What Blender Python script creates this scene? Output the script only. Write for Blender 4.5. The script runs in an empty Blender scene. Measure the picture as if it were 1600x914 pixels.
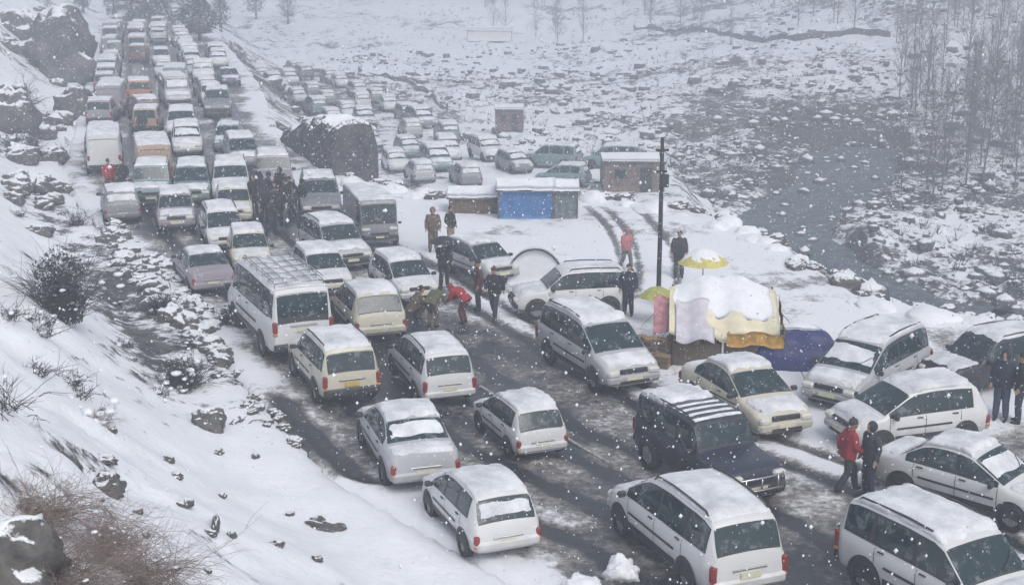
import bpy, bmesh, math, random
import numpy as np
from mathutils import Vector, Matrix
R = math.radians
sc = bpy.context.scene
COL = sc.collection
random.seed(7)

# ------------------------------------------------------------------ camera
F_PX, Y_HOR, CAM_Z = 2200.0, -110.0, 12.3
PITCH = math.atan((457 - Y_HOR) / F_PX)
cd = bpy.data.cameras.new('camera')
cd.sensor_width = 36.0
cd.lens = 36.0 * F_PX / 1600.0
cd.clip_start, cd.clip_end = 0.2, 4000
cam = bpy.data.objects.new('camera', cd)
COL.objects.link(cam)
cam.location = (0, 0, CAM_Z)
cam.rotation_euler = (R(90) - PITCH, 0, 0)
sc.camera = cam

# ------------------------------------------------------------------ sky, sun, exposure
SUN_EL, SUN_AZ = 48.0, 150.0           # azimuth clockwise from +Y
w = bpy.data.worlds.new('World'); sc.world = w; w.use_nodes = True
nt = w.node_tree; nt.nodes.clear()
sky = nt.nodes.new('ShaderNodeTexSky'); sky.sky_type = 'NISHITA'; sky.sun_disc = False
sky.sun_elevation = R(SUN_EL); sky.sun_rotation = R(SUN_AZ)
sky.air_density = 1.0; sky.dust_density = 4.0; sky.ozone_density = 1.0
hs = nt.nodes.new('ShaderNodeHueSaturation'); hs.inputs['Saturation'].default_value = 0.5
bg = nt.nodes.new('ShaderNodeBackground'); bg.inputs['Strength'].default_value = 0.15
wo = nt.nodes.new('ShaderNodeOutputWorld')
nt.links.new(sky.outputs[0], hs.inputs['Color']); nt.links.new(hs.outputs[0], bg.inputs[0]); nt.links.new(bg.outputs[0], wo.inputs[0])
sl = bpy.data.lights.new('sun', 'SUN'); sl.energy = 1.5; sl.angle = R(35); sl.color = (1.0, 0.98, 0.95)
so = bpy.data.objects.new('sun', sl); COL.objects.link(so)
sd = Vector((math.sin(R(SUN_AZ)) * math.cos(R(SUN_EL)), math.cos(R(SUN_AZ)) * math.cos(R(SUN_EL)), math.sin(R(SUN_EL))))
so.rotation_euler = sd.to_track_quat('Z', 'Y').to_euler()
so.location = (0, 0, 60)
vs = sc.view_settings
vs.view_transform = 'Standard'; vs.look = 'None'; vs.gamma = 1.0; vs.use_curve_mapping = False
vs.exposure = 0.14
sc.cycles.use_denoising = True
sc.cycles.max_bounces = 6; sc.cycles.diffuse_bounces = 3; sc.cycles.glossy_bounces = 2
sc.cycles.transmission_bounces = 2; sc.cycles.volume_bounces = 2; sc.cycles.transparent_max_bounces = 4
sc.cycles.use_adaptive_sampling = True; sc.cycles.adaptive_threshold = 0.02
sc.cycles.caustics_reflective = False; sc.cycles.caustics_refractive = False

# ------------------------------------------------------------------ helpers
def at(px, py, z=0.0):
    """world point at height z seen at photograph pixel px, py"""
    u = (px - 800) / F_PX; v = (457 - py) / F_PX
    d = (u, math.cos(PITCH) + v * math.sin(PITCH), -math.sin(PITCH) + v * math.cos(PITCH))
    t = (z - CAM_Z) / d[2]
    return Vector((d[0] * t, d[1] * t, z))

def tag(o, label, cat, group=None, kind=None):
    if label: o['label'] = label
    if cat: o['category'] = cat
    if group: o['group'] = group
    if kind: o['kind'] = kind
    return o

def link(name, me, mat=None, parent=None, objmat=False):
    o = bpy.data.objects.new(name, me); COL.objects.link(o)
    if parent is not None: o.parent = parent
    if mat is not None:
        if len(me.materials) == 0: me.materials.append(mat)
        elif objmat:
            o.material_slots[0].link = 'OBJECT'; o.material_slots[0].material = mat
    return o

def empty(name, loc=(0, 0, 0), rz=0.0):
    o = bpy.data.objects.new(name, None); COL.objects.link(o)
    o.location = loc; o.rotation_euler = (0, 0, rz); o.empty_display_size = 0.3
    return o

def mesh_from(name, v, f, smooth=True):
    me = bpy.data.meshes.new(name)
    me.from_pydata([tuple(p) for p in v], [], f)
    if smooth: me.shade_smooth()
    me.update()
    return me

def bm_mesh(name, bm, smooth=False):
    me = bpy.data.meshes.new(name); bm.to_mesh(me); bm.free()
    if smooth: me.shade_smooth()
    return me

def add_box(bm, c, s, bevel=0.0, rot=None):
    r = bmesh.ops.create_cube(bm, size=1.0)
    vs_ = r['verts']
    bmesh.ops.scale(bm, vec=s, verts=vs_)
    if bevel > 0:
        es = list({e for v in vs_ for e in v.link_edges})
        rb = bmesh.ops.bevel(bm, geom=es, offset=bevel, segments=1, affect='EDGES')
        vs_ = list({v for f in rb['faces'] for v in f.verts} | {v for v in vs_ if v.is_valid})
    if rot is not None: bmesh.ops.rotate(bm, cent=(0, 0, 0), matrix=rot, verts=vs_)
    bmesh.ops.translate(bm, vec=c, verts=vs_)
    return vs_

def box_mesh(name, c, s, bevel=0.0, rot=None):
    bm = bmesh.new(); add_box(bm, c, s, bevel, rot)
    return bm_mesh(name, bm)

class TB:
    """collects tapered tubes and blobs as raw lists"""
    def __init__(self): self.v = []; self.f = []
    def tube(self, pts, rad, n=6, cap=True):
        pts = [Vector(p) for p in pts]; base = len(self.v); m = len(pts)
        prev = None
        for i, p in enumerate(pts):
            t = (pts[min(i + 1, m - 1)] - pts[max(i - 1, 0)])
            if t.length < 1e-9: t = Vector((0, 0, 1))
            t.normalize()
            if prev is None:
                a = Vector((1, 0, 0)) if abs(t.x) < 0.8 else Vector((0, 1, 0))
            else: a = prev
            b = t.cross(a)
            if b.length < 1e-6: b = t.cross(Vector((0.3, 0.7, 0.2)))
            b.normalize(); a = b.cross(t); prev = a
            for k in range(n):
                an = 2 * math.pi * k / n
                self.v.append(p + (a * math.cos(an) + b * math.sin(an)) * rad[i])
        for i in range(m - 1):
            for k in range(n):
                q = base + i * n; k2 = (k + 1) % n
                self.f.append((q + k, q + k2, q + n + k2, q + n + k))
        if cap:
            self.f.append(tuple(base + k for k in range(n - 1, -1, -1)))
            self.f.append(tuple(base + (m - 1) * n + k for k in range(n)))
        return self
    def ball(self, c, r, nu=10, nv=7):
        c = Vector(c); base = len(self.v)
        rx, ry, rz = r if hasattr(r, '__len__') else (r, r, r)
        self.v.append(c + Vector((0, 0, -rz)))
        for j in range(1, nv):
            ph = -math.pi / 2 + math.pi * j / nv
            for i in range(nu):
                th = 2 * math.pi * i / nu
                self.v.append(c + Vector((rx * math.cos(ph) * math.cos(th), ry * math.cos(ph) * math.sin(th), rz * math.sin(ph))))
        self.v.append(c + Vector((0, 0, rz))); top = len(self.v) - 1
        for i in range(nu): self.f.append((base, base + 1 + (i + 1) % nu, base + 1 + i))
        for j in range(nv - 2):
            for i in range(nu):
                a = base + 1 + j * nu
                self.f.append((a + i, a + (i + 1) % nu, a + nu + (i + 1) % nu, a + nu + i))
        a = base + 1 + (nv - 2) * nu
        for i in range(nu): self.f.append((a + i, a + (i + 1) % nu, top))
        return self
    def mesh(self, name, smooth=True): return mesh_from(name, self.v, self.f, smooth)

# value noise (numpy), deterministic
def _h(ix, iy, s):
    n = (ix * 374761393 + iy * 668265263 + s * 974711) & 0xffffffff
    n = ((n ^ (n >> 13)) * 1274126177) & 0xffffffff
    n = (n ^ (n >> 16)) & 0xffffffff
    return n / 4294967295.0
def vnoise(x, y, s=0):
    x = np.asarray(x, float); y = np.asarray(y, float)
    ix = np.floor(x).astype(np.int64); iy = np.floor(y).astype(np.int64)
    fx = x - ix; fy = y - iy
    fx = fx * fx * (3 - 2 * fx); fy = fy * fy * (3 - 2 * fy)
    a = _h(ix, iy, s); b = _h(ix + 1, iy, s); c = _h(ix, iy + 1, s); d = _h(ix + 1, iy + 1, s)
    return (a * (1 - fx) + b * fx) * (1 - fy) + (c * (1 - fx) + d * fx) * fy
def fbm(x, y, s=0, octv=4, gain=0.5):
    t = 0; a = 1; n = 0
    for k in range(octv):
        t = t + a * vnoise(x, y, s + k * 17); n += a
        x = x * 2.03 + 3.1; y = y * 2.03 + 1.7; a *= gain
    return t / n * 2 - 1
def sstep(a, b, x):
    t = np.clip((x - a) / (b - a), 0, 1); return t * t * (3 - 2 * t)
def sdist(poly, x, y, side):
    """signed distance to an open polyline; positive on the side named (+1 left of travel, -1 right)"""
    best = np.full(np.shape(x), 1e9); sg = np.ones(np.shape(x))
    for (x0, y0), (x1, y1) in zip(poly[:-1], poly[1:]):
        dx, dy = x1 - x0, y1 - y0; L2 = dx * dx + dy * dy
        t = np.clip(((x - x0) * dx + (y - y0) * dy) / L2, 0, 1)
        d = np.hypot(x - x0 - t * dx, y - y0 - t * dy)
        c = dx * (y - y0) - dy * (x - x0)
        m = d < best - 1e-9
        best = np.where(m, d, best); sg = np.where(m, np.where(c >= 0, 1.0, -1.0), sg)
    return best * sg * side

# ------------------------------------------------------------------ layout of the place
LEFT = [(24, -24), (11, 2), (0.4, 25), (-3.9, 30.6), (-9.3, 41.9), (-12.5, 48.4), (-16.4, 56.9), (-20.3, 65.5), (-23.7, 74.8),
        (-29.3, 96.3), (-36.4, 122.3), (-43.5, 148.7), (-50.4, 177.2), (-64, 230), (-90, 320), (-130, 460)]
RIGHT = [(45, -24), (26, 10), (20, 30), (17.5, 39), (15.5, 43.5), (11.5, 47), (10.2, 56), (8, 62), (3, 65.5), (-4, 65.5), (-8, 70),
         (-15.6, 90), (-21.5, 117), (-28, 142), (-35, 168), (-50, 225), (-76, 318), (-115, 460)]
p0 = [at(440, 118, -5), at(520, 160, -5), at(600, 205, -5), at(690, 262, -5), at(760, 300, -5)]
LOWROAD = [(p.x, p.y) for p in p0]
p1 = [at(1345, 225, -7), at(1305, 285, -7), at(1232, 330, -7), at(1225, 368, -7), at(1275, 415, -7), at(1360, 455, -7), at(1520, 500, -7), at(1800, 530, -7)]
RIVER = [(p.x, p.y) for p in p1]

def terrain(x, y):
    x = np.asarray(x, float); y = np.asarray(y, float)
    dl = sdist(LEFT, x, y, 1); dr = sdist(RIGHT, x, y, -1)
    # hillside on the left
    t = np.maximum(dl - 1.5, 0)
    hill = np.where(t < 2.0, t * t * 0.2, 0.8 + (t - 2.0) * 0.84)
    hill = np.where(t > 25, 0.8 + 23 * 0.84 + (t - 25) * 0.6, hill)
    amp = np.clip(t / 5, 0, 1)
    hill = hill + amp * (0.9 * fbm(x / 5.5, y / 5.5, 3) + 0.28 * fbm(x / 1.3, y / 1.3, 5) + 1.8 * sstep(12, 40, t) * fbm(x / 14, y / 14, 9))
    hill = hill + 0.18 * sstep(0.1, 1.0, dl) * (1 - amp) + sstep(0, 1, dl) * 0.06 * fbm(x / 0.6, y / 0.6, 8)
    # valley on the right
    u = np.maximum(dr, 0)
    far = np.maximum(y - 120, 0)
    az = x / np.maximum(np.abs(y), 10)
    rise = 0.02 + 0.10 * sstep(0.02, 0.36, az)
    floor_ = -7 + far * rise + 60 * sstep(420, 900, y) + 0.00045 * np.maximum(y - 240, 0) ** 1.6
    floor_ = floor_ + sstep(3, 12, u) * (1.1 * fbm(x / 11, y / 11, 21) + 1.2 * (np.abs(fbm(x / 4.2, y / 4.2, 25)) - 0.25) + 0.35 * fbm(x / 1.1, y / 1.1, 27, 3))
    floor_ = floor_ + sstep(140, 300, y) * 4 * fbm(x / 45, y / 30, 31)
    # terraces on the far bank
    bank = -0.62 * np.maximum(u - 0.6, 0) + 0.25 * fbm(x / 2.2, y / 2.2, 41) * sstep(0.5, 4, u)
    val = np.maximum(bank, floor_)
    # lower road and lower lot
    dlow = np.abs(sdist(LOWROAD, x, y, 1))
    k = 1 - sstep(4.5, 9, dlow)
    val = np.where(u > 2, val * (1 - k) + np.minimum(-5 + 0.05 * fbm(x, y, 3), val + 99) * k, val)
    k2 = sstep(76, 82, y) * (1 - sstep(104, 110, y)) * sstep(-9, -5, x) * (1 - sstep(11, 15, x))
    val = np.where(u > 2, val * (1 - k2) + (-4.6 + 0.05 * fbm(x, y, 4)) * k2, val)
    driv = np.abs(sdist(RIVER, x, y, 1))
    kr = 1 - sstep(1.8 + 0.9 * fbm(x / 3, y / 3, 33), 4.6 + 1.2 * fbm(x / 3, y / 3, 33), driv)
    val = np.where(u > 6, val - kr * (val + 8.0), val)
    z = np.where(dl > 0, hill, np.where(dr > 0, val, 0.0))
    # sunk under the built plateau
    inside = (dl < 0.3) & (dr < 0.3)
    return np.where(inside, -0.35, z), dl, dr, driv

def tz(x, y):
    z, dl, dr, _ = terrain(np.array([x]), np.array([y]))
    return max(float(z[0]), 0.0) if (dl[0] < 0.3 and dr[0] < 0.3) else float(z[0])

def on_ray(px, py, tmin=5.0, tmax=700.0, lift=0.0):
    """where the line of sight through a photograph pixel meets the ground"""
    u = (px - 800) / F_PX; v = (457 - py) / F_PX
    d = Vector((u, math.cos(PITCH) + v * math.sin(PITCH), -math.sin(PITCH) + v * math.cos(PITCH)))
    t = np.geomspace(tmin, tmax, 4000)
    X = d.x * t; Y = d.y * t; Z = CAM_Z + d.z * t
    z, dl, dr, _ = terrain(X, Y)
    z = np.where((dl < 0.3) & (dr < 0.3), 0.0, z)
    hit = np.nonzero(Z <= z)[0]
    i = hit[0] if len(hit) else len(t) - 1
    return Vector((X[i], Y[i], z[i] + lift))

# ------------------------------------------------------------------ materials
def new_mat(name):
    m = bpy.data.materials.new(name); m.use_nodes = True
    n = m.node_tree; b = n.nodes['Principled BSDF']
    return m, n, b
def noise_node(n, scale, detail=4, coord='Object', rough=0.55, vec=None):
    t = n.nodes.new('ShaderNodeTexNoise'); t.inputs['Scale'].default_value = scale
    t.inputs['Detail'].default_value = detail; t.inputs['Roughness'].default_value = rough
    if vec is None:
        c = n.nodes.new('ShaderNodeTexCoord'); n.links.new(c.outputs[coord], t.inputs['Vector'])
    else: n.links.new(vec, t.inputs['Vector'])
    return t
def ramp(n, src, a, b, ca=(0, 0, 0, 1), cb=(1, 1, 1, 1)):
    r = n.nodes.new('ShaderNodeValToRGB'); e = r.color_ramp.elements
    e[0].position = a; e[0].color = ca; e[1].position = b; e[1].color = cb
    n.links.new(src, r.inputs[0]); return r
def mixc(n, fac, a, b):
    m = n.nodes.new('ShaderNodeMix'); m.data_type = 'RGBA'
    if hasattr(fac, 'links') or hasattr(fac, 'is_output'): n.links.new(fac, m.inputs[0])
    else: m.inputs[0].default_value = fac
    for i, c in ((6, a), (7, b)):
        if isinstance(c, tuple): m.inputs[i].default_value = c if len(c) == 4 else c + (1,)
        else: n.links.new(c, m.inputs[i])
    return m.outputs[2]
def math_n(n, op, a, b=None, clamp=False):
    m = n.nodes.new('ShaderNodeMath'); m.operation = op; m.use_clamp = clamp
    for i, c in ((0, a), (1, b)):
        if c is None: continue
        if isinstance(c, (int, float)): m.inputs[i].default_value = c
        else: n.links.new(c, m.inputs[i])
    return m.outputs[0]
def bump(n, b, h, strength=0.4, dist=0.02):
    k = n.nodes.new('ShaderNodeBump'); k.inputs['Strength'].default_value = strength; k.inputs['Distance'].default_value = dist
    n.links.new(h, k.inputs['Height']); n.links.new(k.outputs[0], b.inputs['Normal'])

SNOW = (0.80, 0.82, 0.86)
def mat_plain(name, col, rough=0.6, var=0.15, scale=6.0, metal=0.0, bumpy=0.0):
    m, n, b = new_mat(name)
    t = noise_node(n, scale, 5)
    dk = tuple(c * (1 - var) for c in col); lt = tuple(min(1, c * (1 + var)) for c in col)
    r = ramp(n, t.outputs['Fac'], 0.3, 0.7, dk + (1,), lt + (1,))
    n.links.new(r.outputs[0], b.inputs['Base Color'])
    b.inputs['Roughness'].default_value = rough; b.inputs['Metallic'].default_value = metal
    if bumpy: bump(n, b, t.outputs['Fac'], bumpy, 0.03)
    return m
def mat_snow(name='snow', scale=3.0):
    m, n, b = new_mat(name)
    t = noise_node(n, scale, 6); r = ramp(n, t.outputs['Fac'], 0.25, 0.7, (0.74, 0.76, 0.80, 1), (0.84, 0.86, 0.89, 1))
    n.links.new(r.outputs[0], b.inputs['Base Color']); b.inputs['Roughness'].default_value = 0.75
    b.inputs['Specular IOR Level'].default_value = 0.2
    t2 = noise_node(n, scale * 7, 4); bump(n, b, t2.outputs['Fac'], 0.5, 0.03)
    return m
M = {}
M['snow'] = mat_snow()
M['car_snow'] = None
def mat_ground():
    """snow over rock and earth: how bare comes from the 'bare' attribute, patchy noise and steepness"""
    m, n, b = new_mat('snowy_ground')
    at_ = n.nodes.new('ShaderNodeAttribute'); at_.attribute_name = 'bare'
    g = n.nodes.new('ShaderNodeNewGeometry'); sp = n.nodes.new('ShaderNodeSeparateXYZ'); n.links.new(g.outputs['True Normal'], sp.inputs[0])
    steep = math_n(n, 'SUBTRACT', 1.0, sp.outputs['Z'])
    n1 = noise_node(n, 0.55, 8, rough=0.68); n2 = noise_node(n, 2.6, 6, rough=0.65)
    mixn = math_n(n, 'ADD', math_n(n, 'MULTIPLY', n1.outputs['Fac'], 0.6), math_n(n, 'MULTIPLY', n2.outputs['Fac'], 0.4))
    v = math_n(n, 'ADD', math_n(n, 'ADD', mixn, math_n(n, 'MULTIPLY', steep, 0.28)), math_n(n, 'SUBTRACT', at_.outputs['Fac'], 0.5))
    cover = ramp(n, v, 0.55, 0.62)
    rk = noise_node(n, 1.7, 6)
    rock = ramp(n, rk.outputs['Fac'], 0.3, 0.7, (0.035, 0.037, 0.04, 1), (0.13, 0.125, 0.12, 1))
    sn = noise_node(n, 0.8, 5); snow = ramp(n, sn.outputs['Fac'], 0.3, 0.7, (0.76, 0.78, 0.82, 1), (0.84, 0.86, 0.89, 1))
    c = mixc(n, cover.outputs[0], snow.outputs[0], rock.outputs[0])
    n.links.new(c, b.inputs['Base Color']); b.inputs['Roughness'].default_value = 0.8; b.inputs['Specular IOR Level'].default_value = 0.2
    bn = noise_node(n, 5.0, 6); bump(n, b, math_n(n, 'SUBTRACT', bn.outputs['Fac'], math_n(n, 'MULTIPLY', cover.outputs[0], 0.6)), 0.5, 0.08)
    return m
M['ground'] = mat_ground()
def mat_rock(name='rock', a=(0.05, 0.052, 0.055), bcol=(0.15, 0.14, 0.13), snowy=0.78):
    m, n, b = new_mat(name)
    g = n.nodes.new('ShaderNodeNewGeometry'); sp = n.nodes.new('ShaderNodeSeparateXYZ'); n.links.new(g.outputs['Normal'], sp.inputs[0])
    t = noise_node(n, 3.0, 6); t2 = noise_node(n, 9.0, 5)
    v = math_n(n, 'ADD', sp.outputs['Z'], math_n(n, 'MULTIPLY', math_n(n, 'SUBTRACT', t2.outputs['Fac'], 0.5), 0.6))
    cov = ramp(n, v, snowy - 0.06, snowy + 0.06)
    rk = ramp(n, t.outputs['Fac'], 0.3, 0.7, a + (1,), bcol + (1,))
    c = mixc(n, cov.outputs[0], rk.outputs[0], SNOW + (1,))
    n.links.new(c, b.inputs['Base Color']); b.inputs['Roughness'].default_value = 0.8
    bump(n, b, t2.outputs['Fac'], 0.6, 0.05)
    return m
M['rock'] = mat_rock()
M['valley_rock'] = mat_rock('valley_rock', (0.035, 0.038, 0.042), (0.13, 0.128, 0.125), 0.70)
M['cliff'] = mat_rock('cliff_rock', (0.035, 0.036, 0.042), (0.11, 0.108, 0.11), 0.62)
def mat_road():
    m, n, b = new_mat('wet_slushy_road')
    at_ = n.nodes.new('ShaderNodeAttribute'); at_.attribute_name = 'snow'
    n1 = noise_node(n, 0.9, 7, rough=0.65); n2 = noise_node(n, 5.0, 8, rough=0.78)
    mixn = math_n(n, 'ADD', math_n(n, 'MULTIPLY', n1.outputs['Fac'], 0.45), math_n(n, 'MULTIPLY', n2.outputs['Fac'], 0.55))
    v = math_n(n, 'ADD', mixn, math_n(n, 'SUBTRACT', at_.outputs['Fac'], 0.5))
    slush = ramp(n, v, 0.38, 0.56); white = ramp(n, v, 0.56, 0.70)
    a0 = noise_node(n, 30.0, 4)
    asp = ramp(n, a0.outputs['Fac'], 0.3, 0.7, (0.015, 0.017, 0.021, 1), (0.040, 0.043, 0.050, 1))
    sl_ = ramp(n, n2.outputs['Fac'], 0.3, 0.7, (0.11, 0.097, 0.086, 1), (0.36, 0.35, 0.345, 1))
    c = mixc(n, slush.outputs[0], asp.outputs[0], sl_.outputs[0])
    c = mixc(n, white.outputs[0], c, (0.79, 0.81, 0.85, 1))
    n.links.new(c, b.inputs['Base Color'])
    rr = ramp(n, v, 0.35, 0.6, (0.28, 0.28, 0.28, 1), (0.75, 0.75, 0.75, 1)); n.links.new(rr.outputs[0], b.inputs['Roughness'])
    bump(n, b, v, 0.6, 0.06)
    return m
M['road'] = mat_road()
M['line'] = mat_plain('worn_road_paint', (0.34, 0.34, 0.33), 0.6, 0.6, 9)

def mat_water():
    m, n, b = new_mat('river_water')
    t = noise_node(n, 1.6, 6); r = ramp(n, t.outputs['Fac'], 0.4, 0.75, (0.045, 0.062, 0.068, 1), (0.16, 0.19, 0.20, 1))
    n.links.new(r.outputs[0], b.inputs['Base Color']); b.inputs['Roughness'].default_value = 0.42; b.inputs['Specular IOR Level'].default_value = 0.3
    bump(n, b, t.outputs['Fac'], 0.5, 0.1)
    return m
M['water'] = mat_water()

# ------------------------------------------------------------------ terrain sheet
def build_terrain():
    na, nr = 540, 560
    A = np.radians(np.linspace(-78, 78, na)); Rr = np.geomspace(2.5, 1000, nr)
    aa, rr = np.meshgrid(A, Rr)
    X = (np.sin(aa) * rr).ravel(); Y = (np.cos(aa) * rr).ravel() - 1.0
    Z, dl, dr, driv = terrain(X, Y)
    V = np.stack([X, Y, Z], 1)
    idx = np.arange(na * nr).reshape(nr, na)
    q = np.stack([idx[:-1, :-1], idx[:-1, 1:], idx[1:, 1:], idx[1:, :-1]], -1).reshape(-1, 4)[:, ::-1]
    me = bpy.data.meshes.new('terrain')
    me.vertices.add(len(V)); me.vertices.foreach_set('co', V.ravel())
    me.loops.add(q.size); me.loops.foreach_set('vertex_index', q.ravel().astype(np.int32))
    me.polygons.add(len(q)); me.polygons.foreach_set('loop_start', (np.arange(len(q)) * 4).astype(np.int32))
    me.update(calc_edges=True); me.shade_smooth()
    # bareness: hillside mostly snow with a scraped foot; valley rocky; far slopes banded
    t = np.maximum(dl - 1.5, 0)
    hillb = 0.405 + 0.15 * fbm(X / 9, Y / 9, 51) + 0.25 * np.exp(-((t - 0.5) / 1.1) ** 2) * sstep(34, 42, Y) * (1 - 0.85 * sstep(56, 66, Y)) + 0.04 * sstep(75, 130, Y)
    valb = 0.572 + 0.16 * fbm(X / 26, Y / 22, 61) + 0.10 * fbm(X / 7, Y / 10, 63) - 0.04 * sstep(130, 230, Y)
    valb = valb + 0.06 * np.exp(-(driv / 7) ** 2) - 0.07 * sstep(200, 330, Y) * (1 - sstep(0.05, 0.22, X / np.maximum(Y, 1)))  # far left made snowier, a paleness painted in for thicker haze
    bare = np.where(dl > 0, hillb, valb)
    at_ = me.attributes.new('bare', 'FLOAT', 'POINT'); at_.data.foreach_set('value', bare.astype(np.float32))
    o = link('terrain', me, M['ground']); o['kind'] = 'structure'
build_terrain()

# ------------------------------------------------------------------ road and roadside lot (one grid, cut in two sheets)
def edge_at(poly, yy):
    ys = [p[1] for p in poly]; xs = [p[0] for p in poly]
    return np.interp(yy, ys, xs)
def build_plateau():
    ys = [18.0]
    while ys[-1] < 330: ys.append(ys[-1] + max(0.13, (ys[-1]) * 0.0055))
    ys = np.array(ys); ncol = 150
    xl = edge_at(LEFT, ys) - 0.55; xr = edge_at(RIGHT, ys) + 0.9
    tt = np.linspace(0, 1, ncol)
    X = xl[:, None] * (1 - tt) + xr[:, None] * tt; Y = np.repeat(ys[:, None], ncol, 1)
    x = X.ravel(); y = Y.ravel()
    dl = -sdist(LEFT, x, y, 1); dr = -sdist(RIGHT, x, y, -1)      # distances in from each edge
    lane = sstep(0.3, 1.3, dl) * (1 - sstep(7.6, 9.6, dl))
    farlane = sstep(0.2, 1.0, dl) * sstep(0.3, 1.5, dr)
    kf = sstep(66, 80, y)
    bare = lane * (1 - kf) + farlane * kf
    midroad = sstep(40, 52, y) * (1 - kf)
    lot = 1 - bare
    snow = 0.72 - 0.32 * bare - 0.07 * lot * sstep(-.1, .5, fbm(x / 4.5, y / 4.5, 79)) + 0.07 * midroad + 0.05 * kf
    snow = snow + 0.24 * fbm(x / 3.2, y / 3.2, 71) + 0.14 * fbm(x / 0.7, y / 0.7, 73)
    # tyre ruts along the road and into the lot
    rut = np.zeros_like(x)
    for off in (1.9, 3.3, 4.9, 6.3, 8.6, 9.9):
        rut = np.maximum(rut, np.exp(-((dl - off - 0.35 * fbm(y / 9, y * 0 + off, 77)) / 0.22) ** 2))
    lotk = sstep(46, 50, y) * (1 - sstep(62, 65, y)) * sstep(-2, 1, x)
    for off in (4.2, 4.9, 6.3):
        rut = np.maximum(rut, lotk * np.exp(-((x - off + 0.035 * (y - 55) ** 2 * 0.3) / 0.16) ** 2))
    snow = snow + 0.08 * bare - 0.38 * rut
    z = 0.03 * fbm(x / 1.4, y / 1.4, 81) + np.clip(snow - 0.45, 0, 0.5) * 0.16 + 0.02 * fbm(x / 0.35, y / 0.35, 83) * np.clip(snow, 0, 1)
    z = z + 0.07 * np.clip(snow - .5, 0, .4) * 2 * fbm(x / 0.8, y / 0.8, 85)
    z = z - 0.05 * rut * np.clip(snow, 0, 1) + 0.02
    z = np.where(dl < -0.12, z - 0.3 * sstep(0.12, 0.5, -dl), z)
    z = z + np.where(dl < 0.8, 0.05 * (1 - sstep(0, 0.8, dl)), 0)
    drain = np.exp(-((dl - 0.15 - 0.1 * fbm(y / 1.5, y * 0, 87)) / 0.28) ** 2) * sstep(29.6, 30.4, y) * (1 - sstep(35.6, 36.6, y))
    snow = snow - 0.75 * drain; z = z - 0.10 * drain
    z = np.where(dr < -0.3, z - 0.35 * sstep(0.3, 0.9, -dr), z)
    V = np.stack([x, y, z], 1); ny = len(ys)
    idx = np.arange(ncol * ny).reshape(ny, ncol)
    q = np.stack([idx[:-1, :-1], idx[:-1, 1:], idx[1:, 1:], idx[1:, :-1]], -1).reshape(-1, 4)
    cx = dl[q].mean(1); cy = y[q].mean(1)
    is_road = (cx < 9.0) | (cy > 68)
    for name, sel in (('road', is_road), ('roadside_lot', ~is_road)):
        qq = q[sel]; used, inv = np.unique(qq, return_inverse=True); qq = inv.reshape(-1, 4)
        me = bpy.data.meshes.new(name)
        me.vertices.add(len(used)); me.vertices.foreach_set('co', V[used].ravel())
        me.loops.add(qq.size); me.loops.foreach_set('vertex_index', qq.ravel().astype(np.int32))
        me.polygons.add(len(qq)); me.polygons.foreach_set('loop_start', (np.arange(len(qq)) * 4).astype(np.int32))
        me.update(calc_edges=True); me.shade_smooth()
        a = me.attributes.new('snow', 'FLOAT', 'POINT'); a.data.foreach_set('value', snow[used].astype(np.float32))
        o = link(name, me, M['road']); o['kind'] = 'structure'
        if name == 'road': road = o
    return road
ROAD = build_plateau()

# worn centre line of the road, dash by dash
def build_line():
    pts = [(-4.2, 44.0), (-2.2, 40.0), (0.0, 35.8), (1.2, 33.5), (2.4, 31.2), (4.0, 28.0), (5.3, 25.4)]
    for (a, b) in (((1.15, 33.4), (2.35, 31.3)), ((3.3, 29.6), (4.4, 27.6)), ((-0.9, 37.2), (0.1, 35.3)), ((-3.2, 41.9), (-2.1, 39.7))):
        a = Vector((a[0], a[1], 0)); b = Vector((b[0], b[1], 0)); d = (b - a).normalized(); s = Vector((-d.y, d.x, 0)) * 0.045
        n = 10; v = []; f = []
        for i in range(n + 1):
            p = a.lerp(b, i / n)
            for sg in (-1, 1):
                j = s * sg * (1 + 0.25 * math.sin(i * 2.3 + sg)); v.append((p.x + j.x, p.y + j.y, 0.058))
            for sg in (-1, 1):
                j = s * sg; v.append((p.x + j.x, p.y + j.y, 0.0))
        for i in range(n):
            k = i * 4
            f += [(k, k + 1, k + 5, k + 4), (k + 2, k, k + 4, k + 6), (k + 1, k + 3, k + 7, k + 5)]
        link('lane_dash', mesh_from('lane_dash', v, f, False), M['line'], ROAD)
build_line()

def build_river():
    P = [Vector((x, y, 0)) for x, y in RIVER]; v = []; f = []
    pts = []
    for a, b in zip(P[:-1], P[1:]):
        for k in range(14): pts.append(a.lerp(b, k / 14))
    for i, p in enumerate(pts):
        d = (pts[min(i + 1, len(pts) - 1)] - pts[max(i - 1, 0)]).normalized(); s = Vector((-d.y, d.x, 0))
        for k in range(9): v.append(p + s * (k / 8 - 0.5) * 8.0 + Vector((0, 0, -7.3)))
    for i in range(len(pts) - 1):
        for k in range(8): f.append((i * 9 + k, i * 9 + k + 1, i * 9 + k + 10, i * 9 + k + 9))
    o = link('river', mesh_from('river', v, f), M['water']); o['kind'] = 'structure'
build_river()
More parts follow.
